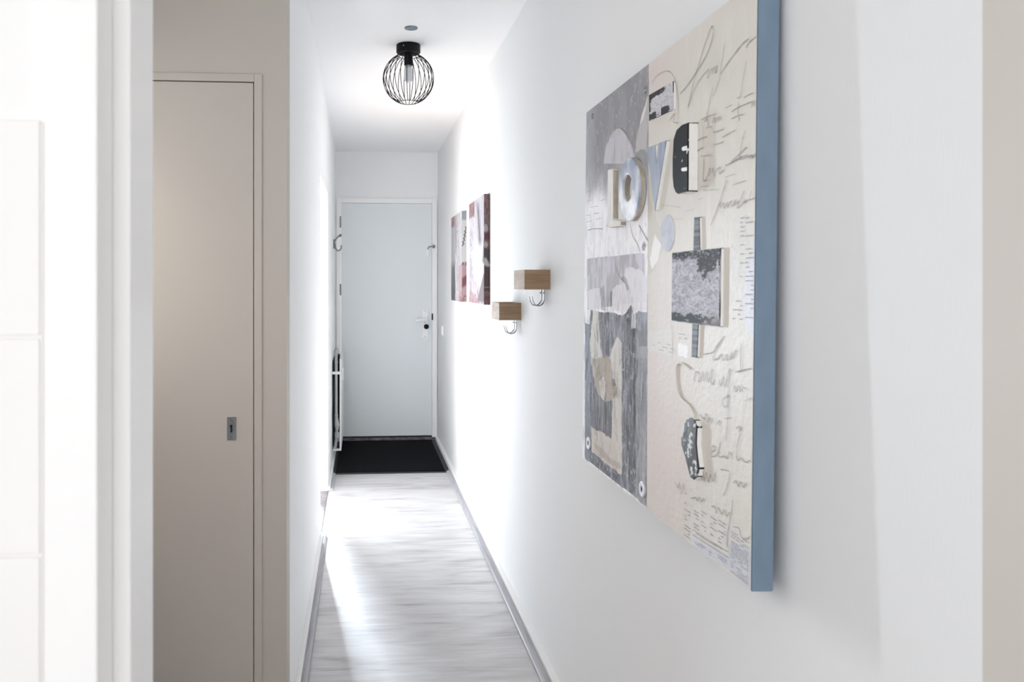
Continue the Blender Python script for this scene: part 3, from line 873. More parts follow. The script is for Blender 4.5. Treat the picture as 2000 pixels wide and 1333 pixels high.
STROKES = [
    (.0030, [(0.3104,0.8801),(0.2823,0.8858),(0.2294,0.9040),(0.1907,0.9217),(0.1697,0.9388),(0.1607,0.9569),(0.1652,0.9687),(0.1757,0.9640),(0.1968,0.9448),(0.2240,0.9145),(0.2406,0.8924),(0.2576,0.8673),(0.2720,0.8422)]),
    (.0024, [(0.2720,0.8422),(0.2516,0.8633),(0.2287,0.8796),(0.2064,0.8881),(0.1845,0.8917),(0.1781,0.8935),(0.1841,0.8775)]),
    (.0024, [(0.1841,0.8775),(0.1710,0.8881),(0.1632,0.8905),(0.1624,0.8799),(0.1539,0.8926),(0.1514,0.8781),(0.1446,0.8911),(0.1437,0.8772)]),
    (.0022, [(0.1134,0.9237),(0.1250,0.8935),(0.1319,0.8706),(0.1441,0.8510),(0.1619,0.8393)]),
    (.0032, [(0.1319,0.8706),(0.1027,0.8827),(0.0746,0.8922),(0.0476,0.9002),(0.0258,0.9019)]),
    (.0030, [(0.0351,0.8894),(0.0257,0.8955),(0.0005,0.8974)]),
    (.0026, [(0.1597,0.8561),(0.1722,0.8325),(0.1849,0.8050)]),
    (.0022, [(0.0337,0.8685),(0.0440,0.8407),(0.0545,0.8146),(0.0658,0.8130)]),
    (.0024, [(0.4700,0.9414),(0.4399,0.9503),(0.3928,0.9479),(0.3579,0.9350),(0.3372,0.9126),(0.3232,0.8781),(0.3192,0.8541),(0.3216,0.8264)]),
    (.0030, [(0.3652,0.8381),(0.3385,0.8455),(0.3434,0.8309),(0.3183,0.8231)]),
    (.0028, [(0.1105,0.8058),(0.0818,0.8059)]), (.0028, [(0.0862,0.7938),(0.0631,0.7962),(0.0364,0.7955),(0.0098,0.7945)]), (.0028, [(0.0411,0.8082),(0.0237,0.8086),(0.0101,0.8080)]),
    (.0026, [(0.0859,0.7817),(0.0628,0.7822),(0.0404,0.7795)]), (.0026, [(0.0558,0.7710),(0.0607,0.7893),(0.0588,0.8060)]), (.0026, [(0.0146,0.7843),(0.0073,0.7939),(0.0037,0.7828)]),
    (.0026, [(0.2098,0.8067),(0.1716,0.8056),(0.1444,0.8036)]), (.0026, [(0.1930,0.7996),(0.1822,0.8020),(0.1775,0.7870)]), (.0026, [(0.1606,0.7894),(0.1530,0.7982),(0.1476,0.7890),(0.1411,0.7968),(0.1349,0.7886),(0.1300,0.7955),(0.1258,0.7879)]),
    (.0030, [(0.1872,0.7862),(0.1604,0.7841)]), (.0030, [(0.1549,0.7721),(0.1344,0.7704),(0.1135,0.7701)]), (.0026, [(0.1191,0.7562),(0.0948,0.7583),(0.0705,0.7594)]), (.0026, [(0.2257,0.7698),(0.2032,0.7708),(0.1824,0.7693)]),
    (.0030, [(0.1543,0.7491),(0.1338,0.7477),(0.1115,0.7481)]), (.0028, [(0.2281,0.7497),(0.2139,0.7518),(0.1994,0.7516)]), (.0026, [(0.0354,0.7520),(0.0459,0.7329),(0.0543,0.7088)]), (.0026, [(0.0842,0.7081),(0.0522,0.7170),(0.0282,0.7234)]),
    (.0030, [(0.1080,0.7041),(0.0794,0.7063),(0.0610,0.7073),(0.0387,0.7062),(0.0214,0.7059),(0.0149,0.7024),(0.0108,0.7075),(0.0077,0.7012)]), (.0026, [(0.1967,0.7351),(0.1565,0.7303)]), (.0022, [(0.1993,0.7915),(0.1971,0.7484)]), (.0022, [(0.1911,0.7285),(0.1950,0.7119)]),
    (.0026, [(0.1951,0.7320),(0.1959,0.7120),(0.1974,0.6922),(0.1861,0.6912),(0.1759,0.7006),(0.1684,0.7094),(0.1706,0.6942)]), (.0026, [(0.1617,0.6986),(0.1543,0.7073),(0.1514,0.6915),(0.1429,0.7014),(0.1247,0.7042),(0.1305,0.6941),(0.1113,0.6973)]),
    (.0026, [(0.1973,0.6887),(0.1666,0.6880)]), (.0026, [(0.1063,0.6839),(0.0707,0.6848)]), (.0032, [(0.0770,0.6668),(0.0323,0.6679)]), (.0026, [(0.2072,0.6799),(0.1708,0.6773)]), (.0026, [(0.1969,0.6715),(0.1285,0.6654)]), (.0026, [(0.2168,0.6570),(0.1945,0.6580)]), (.0026, [(0.2771,0.6403),(0.2323,0.6411)]), (.0022, [(0.4067,0.6663),(0.3000,0.6508)]), (.0024, [(0.3306,0.6288),(0.2902,0.6270)]),
    (.0030, [(0.1003,0.6791),(0.1145,0.6594),(0.1351,0.6344),(0.1624,0.6035)]),
    (.0026, [(0.1351,0.6344),(0.1231,0.6419),(0.1228,0.6318),(0.1111,0.6395),(0.1102,0.6292),(0.0964,0.6391),(0.0956,0.6304),(0.0821,0.6402),(0.0784,0.6300),(0.0652,0.6405),(0.0695,0.6331),(0.0541,0.6367)]),
    (.0028, [(0.0357,0.6525),(0.0488,0.6387),(0.0605,0.6256),(0.0432,0.6303),(0.0316,0.6368),(0.0368,0.6310),(0.0212,0.6361)]), (.0028, [(0.0112,0.6496),(0.0180,0.6353),(0.0098,0.6349),(-0.0003,0.6363)]),
    (.0028, [(0.2087,0.7371),(0.1677,0.7337)]), (.0030, [(0.0894,0.7055),(0.0669,0.7086),(0.0344,0.7098),(0.0023,0.7037)]), (.0026, [(0.0135,0.7081),(0.0073,0.7015),(0.0013,0.7081)]),
    (.0026, [(0.1889,0.3668),(0.1498,0.3739),(0.1334,0.3864),(0.1014,0.4069)]), (.0028, [(0.1054,0.4048),(0.1373,0.3787),(0.1453,0.3613),(0.1287,0.3647),(0.1126,0.3734),(0.1043,0.3633),(0.0928,0.3751),(0.0879,0.3648),(0.0736,0.3803),(0.0764,0.3695),(0.0587,0.3851),(0.0614,0.3743)]), (.0026, [(0.0407,0.3986),(0.0436,0.3690),(0.0395,0.3504)]), (.0032, [(0.0615,0.3477),(0.0324,0.3546),(0.0046,0.3600)]),
    (.0028, [(0.2289,0.3120),(0.2200,0.3308),(0.2060,0.3284),(0.2084,0.3145),(0.1967,0.3198),(0.1880,0.3342),(0.1831,0.3176),(0.1704,0.3362),(0.1647,0.3179),(0.1491,0.3441),(0.1517,0.3157),(0.1360,0.3270)]), (.0028, [(0.1196,0.3289),(0.1152,0.3167),(0.1036,0.3344),(0.0985,0.3188),(0.0880,0.3380)]), (.0026, [(0.0880,0.3380),(0.0806,0.3513),(0.0872,0.3077),(0.0906,0.2875),(0.1024,0.2840),(0.1066,0.2942),(0.0818,0.3067)]),
    (.0026, [(0.0682,0.3138),(0.0610,0.3253),(0.0563,0.3154),(0.0463,0.3272),(0.0417,0.3174),(0.0318,0.3256),(0.0232,0.3233)]), (.0030, [(0.0277,0.3035),(0.0028,0.3125)]), (.0024, [(0.0175,0.3206),(0.0211,0.2929)]),
    (.0030, [(0.1994,0.2537),(0.1813,0.2490),(0.1728,0.2600),(0.1671,0.2457),(0.1596,0.2546),(0.1508,0.2467),(0.1451,0.2570)]), (.0028, [(0.1298,0.2466),(0.1177,0.2561),(0.1167,0.2471)]), (.0026, [(0.0833,0.3047),(0.0862,0.2650),(0.0895,0.2430),(0.0914,0.2247)]), (.0030, [(0.0995,0.2628),(0.0702,0.2695)]), (.0026, [(0.0555,0.2527),(0.0447,0.2599),(0.0437,0.2514),(0.0345,0.2600)]),
    (.0030, [(0.1495,0.1946),(0.1328,0.2018),(0.1438,0.2070),(0.1493,0.1872),(0.1244,0.1962),(0.1128,0.2205),(0.1202,0.1934),(0.0963,0.1986),(0.0884,0.1960),(0.0771,0.2098),(0.0692,0.1988)]), (.0026, [(0.0372,0.2509),(0.0512,0.2257),(0.0506,0.2015),(0.0362,0.2081),(0.0219,0.2044),(0.0046,0.2116)]),
    (.0030, [(0.1833,0.1569),(0.1783,0.1353),(0.1699,0.1525),(0.1608,0.1377),(0.1526,0.1528),(0.1431,0.1439),(0.1318,0.1615),(0.1347,0.1442)]), (.0028, [(0.1116,0.1717),(0.0879,0.1754),(0.0763,0.1739),(0.0872,0.1470),(0.0985,0.1297)]), (.0030, [(0.0645,0.1598),(0.0535,0.1660),(0.0460,0.1592),(0.0353,0.1688),(0.0280,0.1621),(0.0176,0.1715)]),
    (.0032, [(0.3130,0.1000),(0.2970,0.0916),(0.2922,0.1031),(0.2814,0.0854),(0.2719,0.1061),(0.2615,0.0906),(0.2556,0.0921)]), (.0032, [(0.2370,0.0871),(0.2136,0.0954),(0.2088,0.0908),(0.1953,0.1002),(0.1906,0.0938),(0.1775,0.1031)]), (.0032, [(0.1470,0.0983),(0.1302,0.0993),(0.1259,0.0913),(0.1180,0.1027),(0.1057,0.0953),(0.0940,0.1058),(0.0860,0.0974),(0.0747,0.1078)]),
    (.0026, [(0.0639,0.1319),(0.0708,0.1054),(0.0779,0.0821)]), (.0044, [(0.0779,0.0821),(0.0821,0.0665),(0.0839,0.0446)]), (.0024, [(0.0628,0.0866),(0.0407,0.0899),(0.0332,0.0785),(0.0120,0.0819),(0.0039,0.0895)]),
    (.0024, [(0.3403,0.4160),(0.3354,0.3880),(0.3342,0.3465)]),
    (.0032, [(0.9599,0.7854),(0.9062,0.7830)]), (.0032, [(0.8934,0.7651),(0.8490,0.7652)]), (.0042, [(0.9758,0.7610),(0.9134,0.7617)]), (.0042, [(0.8462,0.7519),(0.8037,0.7517)]), (.0032, [(0.9747,0.7343),(0.9105,0.7326)]), (.0042, [(0.8397,0.7217),(0.8025,0.7226)]), (.0032, [(0.9401,0.7148),(0.8575,0.7095)]),
    (.0038, [(0.9755,0.6944),(0.9367,0.6924)]), (.0038, [(0.9040,0.6927),(0.8537,0.6906)]), (.0038, [(0.9747,0.6751),(0.9195,0.6744)]), (.0032, [(0.8842,0.6757),(0.8257,0.6748)]), (.0038, [(0.9600,0.6510),(0.9023,0.6509),(0.8156,0.6444)]), (.0028, [(0.8785,0.7868),(0.8136,0.7797)]),
    (.0026, [(0.7274,0.8558),(0.7293,0.7982)]), (.0026, [(0.5825,0.8296),(0.5847,0.8071)]), (.0026, [(0.6515,0.6400),(0.6561,0.5908)]), (.0030, [(0.6026,0.6423),(0.5838,0.6130),(0.5484,0.5893),(0.5300,0.5709)]), (.0055, [(0.5415,0.6336),(0.5105,0.6121),(0.4823,0.5943)]),
    (.0060, [(0.5019,0.5935),(0.5161,0.5847),(0.5104,0.5749),(0.4990,0.5867),(0.5176,0.5800)]), (.0030, [(0.7555,0.6175),(0.7498,0.6128)]), (.0028, [(0.8353,0.6122),(0.8378,0.5999)]), (.0030, [(0.7867,0.6514),(0.7034,0.6429),(0.6489,0.6378)]), (.0030, [(0.8928,0.8474),(0.9042,0.8329),(0.8921,0.8299)]),
    (.0026, [(0.9726,0.9846),(0.9661,0.9328),(0.9604,0.8970)]), (.0028, [(0.8985,0.9848),(0.9048,0.9442),(0.8875,0.9105),(0.8827,0.8887),(0.9141,0.8757)]), (.0026, [(0.8827,0.8887),(0.8712,0.8568),(0.8684,0.8258)]), (.0026, [(0.7272,0.9225),(0.7282,0.8755),(0.7268,0.8038)]), (.0030, [(0.5834,0.8559),(0.5877,0.8088)]),
    (.0026, [(0.7807,0.8679),(0.7533,0.8868),(0.7126,0.8904),(0.6861,0.8851),(0.6472,0.8662),(0.6093,0.8347),(0.5956,0.8182)]),
    (.0030, [(0.7403,0.5967),(0.7231,0.5705),(0.6980,0.5322),(0.6665,0.5119),(0.6363,0.5020)]), (.0030, [(0.6506,0.5921),(0.6517,0.5191)]), (.0034, [(0.5176,0.4562),(0.5134,0.4269)]), (.0040, [(0.7520,0.4743),(0.7442,0.4425)]),
]
bm = bmesh.new()
for i, (w, pts) in enumerate(STROKES):
    ribbon(bm, pts, w, 0.0027, i)
draw_on_front(bm, M_pencil)
# creases of the crumpled cloth and cracks of the white ground
for tone, rgb, w0, cnt, sd in (('dark', (46, 46, 54), .0034, 46, 5), ('pale', (196, 196, 206), .0026, 46, 6)):
    rc_ = random.Random(sd)
    bm = bmesh.new()
    made = 0
    while made < cnt:
        s0, z0 = rc_.uniform(.04, .97), rc_.uniform(.03, .40)
        y0 = float(dvy[0, 0]) + s0 * (CW - .004 - float(dvy[0, 0]))
        on_cream = .30 < s0 < .52 and z0 < .30
        if on_cream and tone == 'pale':
            continue
        l = rc_.uniform(.03, .11)
        tilt = rc_.uniform(-.35, .35)
        pts = []
        for k in range(5):
            t = k / 4
            yy = min(max(y0 + l * tilt * t + rc_.uniform(-.004, .004), float(dvy[0, 0]) + .003), CW - .003)
            pts.append((yy, min(z0 + l * t, .46)))
        ribbon(bm, pts, w0 * rc_.uniform(.5, 1.3) * (.5 if on_cream else 1), 0.0026, made)
        made += 1
    draw_on_front(bm, mat(tone + '_crease_paint', rgb, 0.5))
# newsprint columns, rows of short ink marks
bm = bmesh.new()
rn = random.Random(3)


def column(y0, y1, z0, z1, pitch, mark=.0011, fill=.8, broken=.25):
    z = z1
    while z > z0:
        y = y1
        while y > y0:
            l = rn.uniform(.006, .016)
            e = max(y - l, y0)
            if rn.random() < fill:
                v = [bm.verts.new((-CT - .0025, a, b)) for a, b in ((y, z), (e, z), (e, z - mark), (y, z - mark))]
                bm.faces.new(v)
            y = e - rn.uniform(.001, .003)
        z -= pitch


def bounds(q):
    return min(p[0] for p in q), max(p[0] for p in q), min(p[1] for p in q), max(p[1] for p in q)


for q, pit in (([(0.0696,0.0564),(0.0064,0.0770),(0.0047,0.0055),(0.0686,0.0145)], .0042), ([(0.1198,0.0145),(0.0802,0.0210)], .0042), ([(0.2158,0.0050),(0.1406,0.0148)], .0042)):
    b = bounds(q)
    column(b[0] + .004, b[1], b[2] + .002, b[3], pit)
for q in ([(0.2222,0.0695),(0.1992,0.0760),(0.1984,0.0454),(0.2214,0.0384)], [(0.1900,0.0710),(0.1680,0.0773),(0.1672,0.0492),(0.1892,0.0424)], [(0.1505,0.0712),(0.1255,0.0786),(0.1248,0.0494),(0.1498,0.0415)], [(0.1172,0.0737),(0.0895,0.0821),(0.0888,0.0537),(0.1165,0.0448)], [(0.2657,0.0653),(0.2395,0.0726),(0.2379,0.0175),(0.2641,0.0093)]):
    b = bounds(q)
    column(b[0], b[1], b[2], b[3], .0062, .0014, .65)
for q in ([(0.0480,0.6077),(0.0373,0.6067),(0.0346,0.4893),(0.0453,0.4892)], [(0.0293,0.6061),(0.0061,0.6041),(0.0053,0.5691),(0.0285,0.5705)], [(0.0282,0.5552),(0.0039,0.5541),(0.0012,0.4348),(0.0254,0.4337)], [(0.3007,0.3964),(0.2623,0.3988),(0.2619,0.3879),(0.3004,0.3852)], [(0.4411,0.3652),(0.3318,0.3734),(0.3315,0.3650),(0.4408,0.3562)], [(0.0723,0.4682),(0.0394,0.4688),(0.0387,0.4382),(0.0715,0.4368)]):
    b = bounds(q)
    column(b[0], b[1], b[2], b[3], .0075, .0013, .5)
for q in ([(0.2259,0.0311),(0.1668,0.0331),(0.0768,0.0381)], [(0.2256,0.0214),(0.1666,0.0241),(0.0766,0.0287)], [(0.0771,0.0504),(0.0766,0.0287)], [(0.2118,0.0289),(0.1667,0.0301),(0.1002,0.0357)]):
    ribbon(bm, q, .0018, .0026)
draw_on_front(bm, M_ink)
# pale cord above the charm
bm = bmesh.new()
cp = smooth_line([(0.2438,0.3341),(0.2786,0.3403),(0.3042,0.3377),(0.3120,0.3186),(0.3027,0.2866),(0.2817,0.2710),(0.2467,0.2640),(0.2273,0.2531),(0.2242,0.2434)], 6)
tube(bm, [(-CT - .0036, y, z) for y, z in cp], .0019, seg=8)
obj('cord', bm, M_cord, art, smooth=0.9)['label'] = 'thin pale cord'


def relief(name, pts, d, mats, label, holes=(), bevel=0.0012, curve=0):
    """raised shape: front face in the first material, sides in the second"""
    bm = bmesh.new()
    if curve:
        pts = smooth_line(list(pts) + [pts[0]], curve)[:-1]
    x1, x0 = -CT - d, -CT + .0006
    F = [bm.verts.new((x1, y, z)) for y, z in pts]
    K = [bm.verts.new((x0, y, z)) for y, z in pts]
    n = len(pts)
    if holes:
        h = holes
        HF = [bm.verts.new((x1, y, z)) for y, z in h]
        HK = [bm.verts.new((x0, y, z)) for y, z in h]
        for k in range(n):
            q = (k + 1) % n
            bm.faces.new((F[k], F[q], HF[q], HF[k]))
            bm.faces.new((K[k], K[q], HK[q], HK[k]))
            bm.faces.new((F[k], F[q], K[q], K[k])).material_index = 1
            bm.faces.new((HF[k], HF[q], HK[q], HK[k])).material_index = 1
    else:
        bm.faces.new(F)
        bm.faces.new(K)
        for k in range(n):
            q = (k + 1) % n
            bm.faces.new((F[k], F[q], K[q], K[k])).material_index = 1
    o = obj(name, bm, list(mats), art, bevel=bevel, seg=2)
    if label:
        o['label'] = label
    return o


def oval(c, e1, e2, n=40):
    """ellipse about c through e1 (half width point) and e2 (half height point)"""
    return [(c[0] + (e1[0] - c[0]) * math.cos(a) + (e2[0] - c[0]) * math.sin(a), c[1] + (e1[1] - c[1]) * math.cos(a) + (e2[1] - c[1]) * math.sin(a)) for a in [2 * math.pi * i / n for i in range(n)]]


relief('letter', [(0.7344,0.7895),(0.6964,0.7865),(0.6915,0.6585),(0.6324,0.6515),(0.6318,0.6372),(0.7286,0.6412)], .018, (M_bone, M_shaded_side), 'raised white letter L', bevel=.003)
relief('letter', oval(*[(0.5705,0.7194),(0.4963,0.7150),(0.5731,0.7939)]), .018, (M_silver, M_shaded_side), 'raised silver letter O', holes=oval(*[(0.5795,0.7235),(0.5494,0.7217),(0.5807,0.7550)]), bevel=.004)
relief('letter', [(0.4757,0.7997),(0.4250,0.7979),(0.4177,0.7564),(0.4058,0.7983),(0.3618,0.7955)] + [(0.4225,0.6545)], .010, (M_greyblue, M_white_side), 'raised grey-blue letter V', bevel=.0015)
relief('letter', [(0.2243,0.8042),(0.2559,0.8058),(0.2810,0.8009),(0.2961,0.7855),(0.3002,0.7474),(0.2991,0.7115),(0.2932,0.6894),(0.2825,0.6779),(0.2722,0.6737),(0.2230,0.6728)], .021, (M_blackE, M_white_side), 'raised black letter E with white side', bevel=.002)
E_PART = [o for o in art.children if o.name.startswith('letter')][-1]
for q in ([(0.2278,0.7606),(0.2485,0.7618),(0.2533,0.7587),(0.2483,0.7539),(0.2276,0.7518)], [(0.2267,0.7195),(0.2498,0.7215),(0.2547,0.7193),(0.2496,0.7146),(0.2265,0.7122)]):
    w_ = relief('letter_notch', q, .0217, (M_bone, M_bone), 'white notch of the black letter E', bevel=.0004)
    w_.parent = E_PART


def face(parent, quad, d, painter, n=90):
    """painted face laid on a raised plate; quad: top-left, top-right, bottom-right, bottom-left"""
    U, V = np.meshgrid(np.linspace(.01, .99, n), np.linspace(.01, .99, n), indexing='ij')
    q = np.array(quad)
    p = ((1 - U) * (1 - V))[..., None] * q[0] + (U * (1 - V))[..., None] * q[1] + (U * V)[..., None] * q[2] + ((1 - U) * V)[..., None] * q[3]
    x = np.full(U.shape, -CT - d - .0004)
    return grid_mesh('painted_face', np.concatenate([x[..., None], p], -1), painter(U, V), M_face, parent)


def square_face(U, V):
    c = np.empty(U.shape + (3,))
    c[:] = L3((176, 174, 182))
    f = fbm(U * 16, V * 26, 31)
    g = fbm(U * 34, V * 50, 32)
    h = fbm(U * 5, V * 6, 33)
    c = blend(c, step(.4, .65, f), (206, 203, 210), .8)
    c = blend(c, step(.5, .36, g), (132, 130, 140), .8)
    e = np.maximum(step(.22, .0, V) + .75 * step(.58, .2, V) * step(.42, .7, U) * step(.34, .48, h), step(.74, 1.0, V) * (1.05 - .55 * U))
    c = blend(c, step(.36, .44, e * .80 + (f - .5) * .8 + (g - .5) * .45), (12, 11, 14), .97)
    c = blend(c, step(.60, .68, g) * step(.2, .05, V), (196, 194, 200), .6)
    c = blend(c, step(.8, 1.0, V) * step(.55, .9, U), (120, 108, 102), .7)
    return c


def small_face(U, V):
    c = np.empty(U.shape + (3,))
    c[:] = L3((206, 202, 206))
    f = fbm(U * 9, V * 12, 41)
    g = fbm(U * 22, V * 30, 42)
    c = blend(c, step(.45, .6, g), (164, 164, 174), .7)
    e = np.maximum(step(.34, .12, V + .0 * U) * step(.95, .5, U) + step(.2, .0, U) * step(.9, .6, V), step(.62, .85, V) * step(1.0, .75, U) * (.55 + .5 * (np.abs(U - .15) < .18) + .6 * (np.abs(U - .72) < .2)))
    c = blend(c, step(.48, .62, e * .8 + (f - .5) * .6 + (g - .5) * .3), (18, 18, 24), .95)
    return c


M_face = paint_mat('flaked_plate_paint', 0.6, 0.35, (120, 120, 120))
M_face.node_tree.nodes['Principled BSDF'].inputs['Specular IOR Level'].default_value = 0.2
q_ = [(0.4763,0.9175),(0.3375,0.9125),(0.3357,0.8530),(0.4744,0.8594)]
face(relief('small_plate', q_, .006, (M_relief, M_white_side), 'black and silver flaked small plate'), q_, .006, small_face, 50)
q_ = [(0.3311,0.5616),(0.1108,0.5603),(0.1109,0.4216),(0.3310,0.4226)]
face(relief('square_plate', q_, .007, (M_mottle, M_white_side), 'black and silver mottled square plate'), q_, .007, square_face)
relief('strap', [(0.2277,0.6242),(0.2041,0.6227),(0.1997,0.5598),(0.2301,0.5588)], .006, (M_strap, M_white_side), 'upper dark ribbed strap')
relief('strap', [(0.2306,0.4224),(0.2028,0.4225),(0.2079,0.3589),(0.2331,0.3581)], .006, (M_strap, M_white_side), 'lower dark ribbed strap')
relief('oval_disc', oval(*[(0.3697,0.6033),(0.3312,0.6038),(0.3708,0.6418)]), .0026, (M_oval, M_white_side), 'pale oval disc', bevel=.0006)
relief('charm', [(0.2226,0.2448),(0.2027,0.2431),(0.1913,0.2320),(0.1932,0.2009),(0.1880,0.1789),(0.1802,0.1577),(0.1870,0.1408),(0.2034,0.1311),(0.2194,0.1322),(0.2295,0.1463),(0.2447,0.1667),(0.2611,0.1833),(0.2647,0.2027),(0.2523,0.2251),(0.2369,0.2397)], .012, (M_mosaic, M_white_side), 'black and white mosaic charm', bevel=.002)
for q in ([(0.9248,0.0562)], [(0.4977,0.0379)]):
    y, z = q[0]
    bm = bmesh.new()
    r0, r1 = .0175, .0062
    for k in range(36):
        pass
    ring = [[bm.verts.new((-CT - xx, y + rr * math.cos(2 * math.pi * k / 36), z + rr * math.sin(2 * math.pi * k / 36))) for k in range(36)] for rr, xx in ((r0, 0), (r0, .004), (r0 - .002, .0055), (r1 + .0015, .0055), (r1, .0045), (r1, 0))]
    for A_, D_ in zip(ring, ring[1:] + ring[:1]):
        for k in range(36):
            bm.faces.new((A_[k], A_[(k + 1) % 36], D_[(k + 1) % 36], D_[k]))
    w = obj('washer', bm, M_washer, art, smooth=0.6)
    bm = bmesh.new()
    cyl(bm, (-CT, y, z), (-CT - .0035, y, z), .0062, seg=20)
    obj('washer_centre', bm, M_dark, w)
for q in ([(0.9280,0.9673)], [(0.5131,0.9375)]):
    y, z = q[0]
    bm = bmesh.new()
    bmesh.ops.create_uvsphere(bm, u_segments=20, v_segments=10, radius=.0085, matrix=Matrix.Translation((-CT - .001, y, z)) @ Matrix.Diagonal((.55, 1, 1, 1)))
    obj('rivet', bm, M_alu, art, smooth=0.9)


# ---------------------------------------------------------------- two small canvases
def small_canvas(y0, y1, z0, z1, label, painter):
    """front looks at the corridor (-x); the near side (-y) carries the wrapped picture"""
    t = thing('small_canvas', label, 'painting', (XR, y0, z0), group='small canvases on the right wall')
    T, W, Hh = .033, y1 - y0, z1 - z0
    obj('stretched_canvas', B(-T + .001, 0, .001, W, 0, Hh), M_print_side, t, bevel=.001)
    a = np.linspace(0, 1, 130)                # 0 far edge, 1 near edge
    b = np.linspace(1, 1 + T / W, 10)         # wrapped side
    u = np.concatenate([a, b[1:]])
    v = np.linspace(0, 1, 220)                # 0 top, 1 bottom
    U, V = np.meshgrid(u, v, indexing='ij')
    colr = painter(U, V) ** 1.3 * 0.62
    x = np.where(U <= 1, -T, -T + (U - 1) * W)
    y = np.where(U <= 1, W * (1 - U), 0)
    grid_mesh('printed_picture', np.stack([x, y, Hh * (1 - V)], -1), colr, M_print, t)
    return t


M_print_side = mat('canvas_edge', (206, 200, 200), 0.7)


def band(v, a, b, s=.02):
    return step(a - s, a + s, v) * (1 - step(b - s, b + s, v))


def near_picture(U, V):
    s = (U - 1) / (.033 / .583)               # 0..1 over the wrapped side
    n = fbm(U * 7, V * 26, 11)
    m = fbm(U * 30, V * 9, 12)
    k = fbm(U * 40, V * 40, 13)
    w = (fbm(U * 5, V * 5, 14) - .5) * .12
    c = np.empty(U.shape + (3,))
    c[:] = L3((226, 223, 228))
    c = blend(c, step(.5, .62, m), (206, 201, 210), .8)
    c = blend(c, band(U, .05, .30) * band(V + w, .25, .8, .06) * step(.45, .6, n), (196, 188, 200), .8)
    c = blend(c, band(U + w * .6, -.1, .40, .03) * band(V, -.1, .145, .02), (188, 148, 148), .9)
    c = blend(c, band(U + w * .6, -.1, .40, .03) * band(V, -.1, .145, .02) * step(.52, .6, m), (122, 78, 80), .8)
    ux = U + w * .5
    c = blend(c, band(ux - (V - .25) * .35, .60, .78, .05) * band(V, .04, .52, .03), (168, 160, 166), .75)
    c = blend(c, band(ux - (V - .25) * .35, .66, .72, .015) * band(V, .10, .50, .03), (110, 100, 108), .7)
    c = blend(c, step(.60, .72, k) * (U < .6), (172, 152, 160), .6)
    # pink planks low down
    c = blend(c, step(.70, .98, V + w) * (U < .72) * step(.35, .6, n), (196, 158, 162), .8)
    c = blend(c, step(.74, .95, V) * step(.62, .68, m), (120, 84, 90), .6)
    # pale heart rim, then the dark inside of it at the near corner
    edge = .70 + .28 * np.abs((V - .62)) ** .7
    c = blend(c, band(U, .35, 1.02, .03) * band(V, .44, .76, .05), (238, 238, 238), .9)
    c = blend(c, (U > .62 + .34 * step(.98, .70, V)) * band(V, .72, .98, .02), (146, 132, 134), .9)
    c = blend(c, step(.86, .94, U - (.62 - V) * .45) * band(V, .40, .62, .02), (128, 124, 126), .85)
    # wrapped side
    side = (U > 1.0)
    cs = np.empty_like(c)
    cs[:] = L3((178, 148, 148))
    cs = blend(cs, step(.45, .6, fbm(s * 4, V * 50, 15)), (152, 116, 118), .8)
    cs = blend(cs, band(V, .20, .36, .04), (170, 154, 152), .6)
    for v0, dv in ((.315, .045), (.458, .032)):
        e = ((s - .32) / .26) ** 2 + ((V - v0) / dv) ** 2
        cs = blend(cs, (e < 1), (232, 226, 222), .95)
        cs = blend(cs, (np.abs(s - .32) < .05) & (e < 1), (170, 140, 140), .8)
    cs = blend(cs, band(V, .345, .415, .02), (134, 82, 86), .9)
    cs = blend(cs, band(V, .49, .60, .02), (104, 100, 102), .9)
    cs = blend(cs, band(V - s * .03 + .02 * np.sin(s * 5), .585, .655, .012), (226, 224, 222), .95)
    cs = blend(cs, band(V, .655, .88, .012), (112, 92, 92), .95)
    cs = blend(cs, band(V, .838, .846, .004), (186, 178, 172), .9)
    cs = blend(cs, step(.88, .93, V), (158, 118, 122), .9)
    cs = blend(cs, step(.88, .93, V) * step(.5, .6, fbm(s * 5, V * 60, 16)), (112, 70, 76), .7)
    return np.where(side[..., None], cs, c)


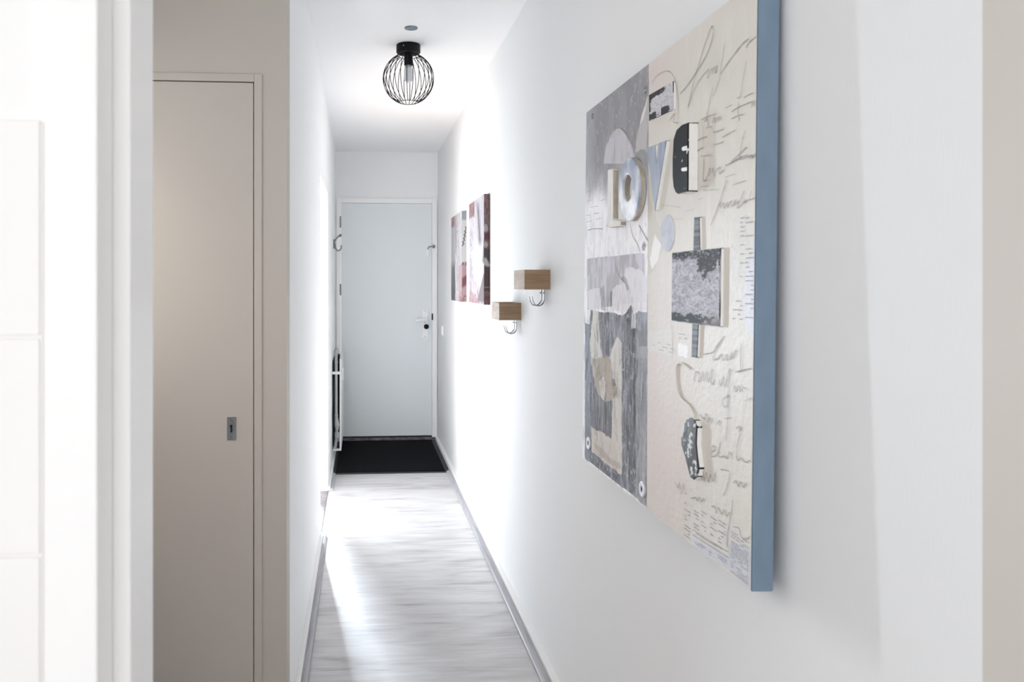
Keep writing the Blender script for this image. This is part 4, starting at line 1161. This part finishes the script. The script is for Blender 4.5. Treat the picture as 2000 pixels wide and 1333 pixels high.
def far_picture(U, V):
    s = (U - 1) / (.033 / .59)
    n = fbm(U * 7, V * 30, 21)
    m = fbm(U * 26, V * 9, 22)
    w = (fbm(U * 5, V * 5, 24) - .5) * .12
    c = np.empty(U.shape + (3,))
    c[:] = L3((222, 220, 222))
    c = blend(c, step(.5, .62, m), (196, 192, 196), .8)
    c = blend(c, band(U + w, -.2, .38, .02) * band(V, .10, .56, .03), (190, 190, 192), .8)
    c = blend(c, band(U + w, -.2, .38, .02) * step(.50, .62, V), (122, 122, 126), .95)
    c = blend(c, band(U + w, -.2, .38, .02) * step(.72, .99, V) * step(.42, .56, n), (78, 76, 82), .8)
    c = blend(c, band(U + w, -.2, .36, .02) * band(V, -.1, .12, .015), (176, 140, 140), .95)
    c = blend(c, band(U + w, -.2, .36, .02) * band(V, -.1, .12, .015) * step(.5, .6, m), (110, 72, 76), .8)
    c = blend(c, band(U + w * .5, .42, .50, .02) * band(V, .02, .45), (176, 162, 162), .8)
    c = blend(c, band(U + w * .5, .55, .70, .02) * step(.45, .7, n) * band(V, .1, 1), (180, 170, 174), .7)
    c = blend(c, (U + w > .72) * step(.58, .60, V + w * .2), (200, 178, 182), .9)
    c = blend(c, (U + w > .72) * step(.80, .99, V) * step(.4, .55, n), (176, 126, 132), .8)
    side = (U > 1.0)
    cs = np.empty_like(c)
    cs[:] = L3((226, 224, 224))
    cs = blend(cs, band(V, -.1, .10, .012), (176, 180, 188), .95)
    q = (V - .17) / .22
    st = np.abs((s - .95 + .75 * q) + .10 * np.sin(q * 34)) < .16
    cs = blend(cs, st & (q > 0) & (q < 1), (84, 82, 88), .8)
    cs = blend(cs, step(.555, .575, V), (196, 168, 172), .95)
    cs = blend(cs, band(V, .560, .60, .008) * step(.45, .55, fbm(s * 6, V * 40, 25)), (132, 92, 98), .9)
    cs = blend(cs, band(V + .04 * s, .74, .85, .02), (140, 82, 88), .9)
    cs = blend(cs, step(.86, .9, V) * step(.5, .6, fbm(s * 5, V * 50, 26)), (168, 120, 126), .8)
    return np.where(side[..., None], cs, c)


small_canvas(4.163, 4.746, 1.293, 1.885, 'small pinkish square canvas nearer the oak hook blocks', near_picture)
small_canvas(5.096, 5.690, 1.286, 1.880, 'small grey and pink square canvas nearer the entrance door', far_picture)
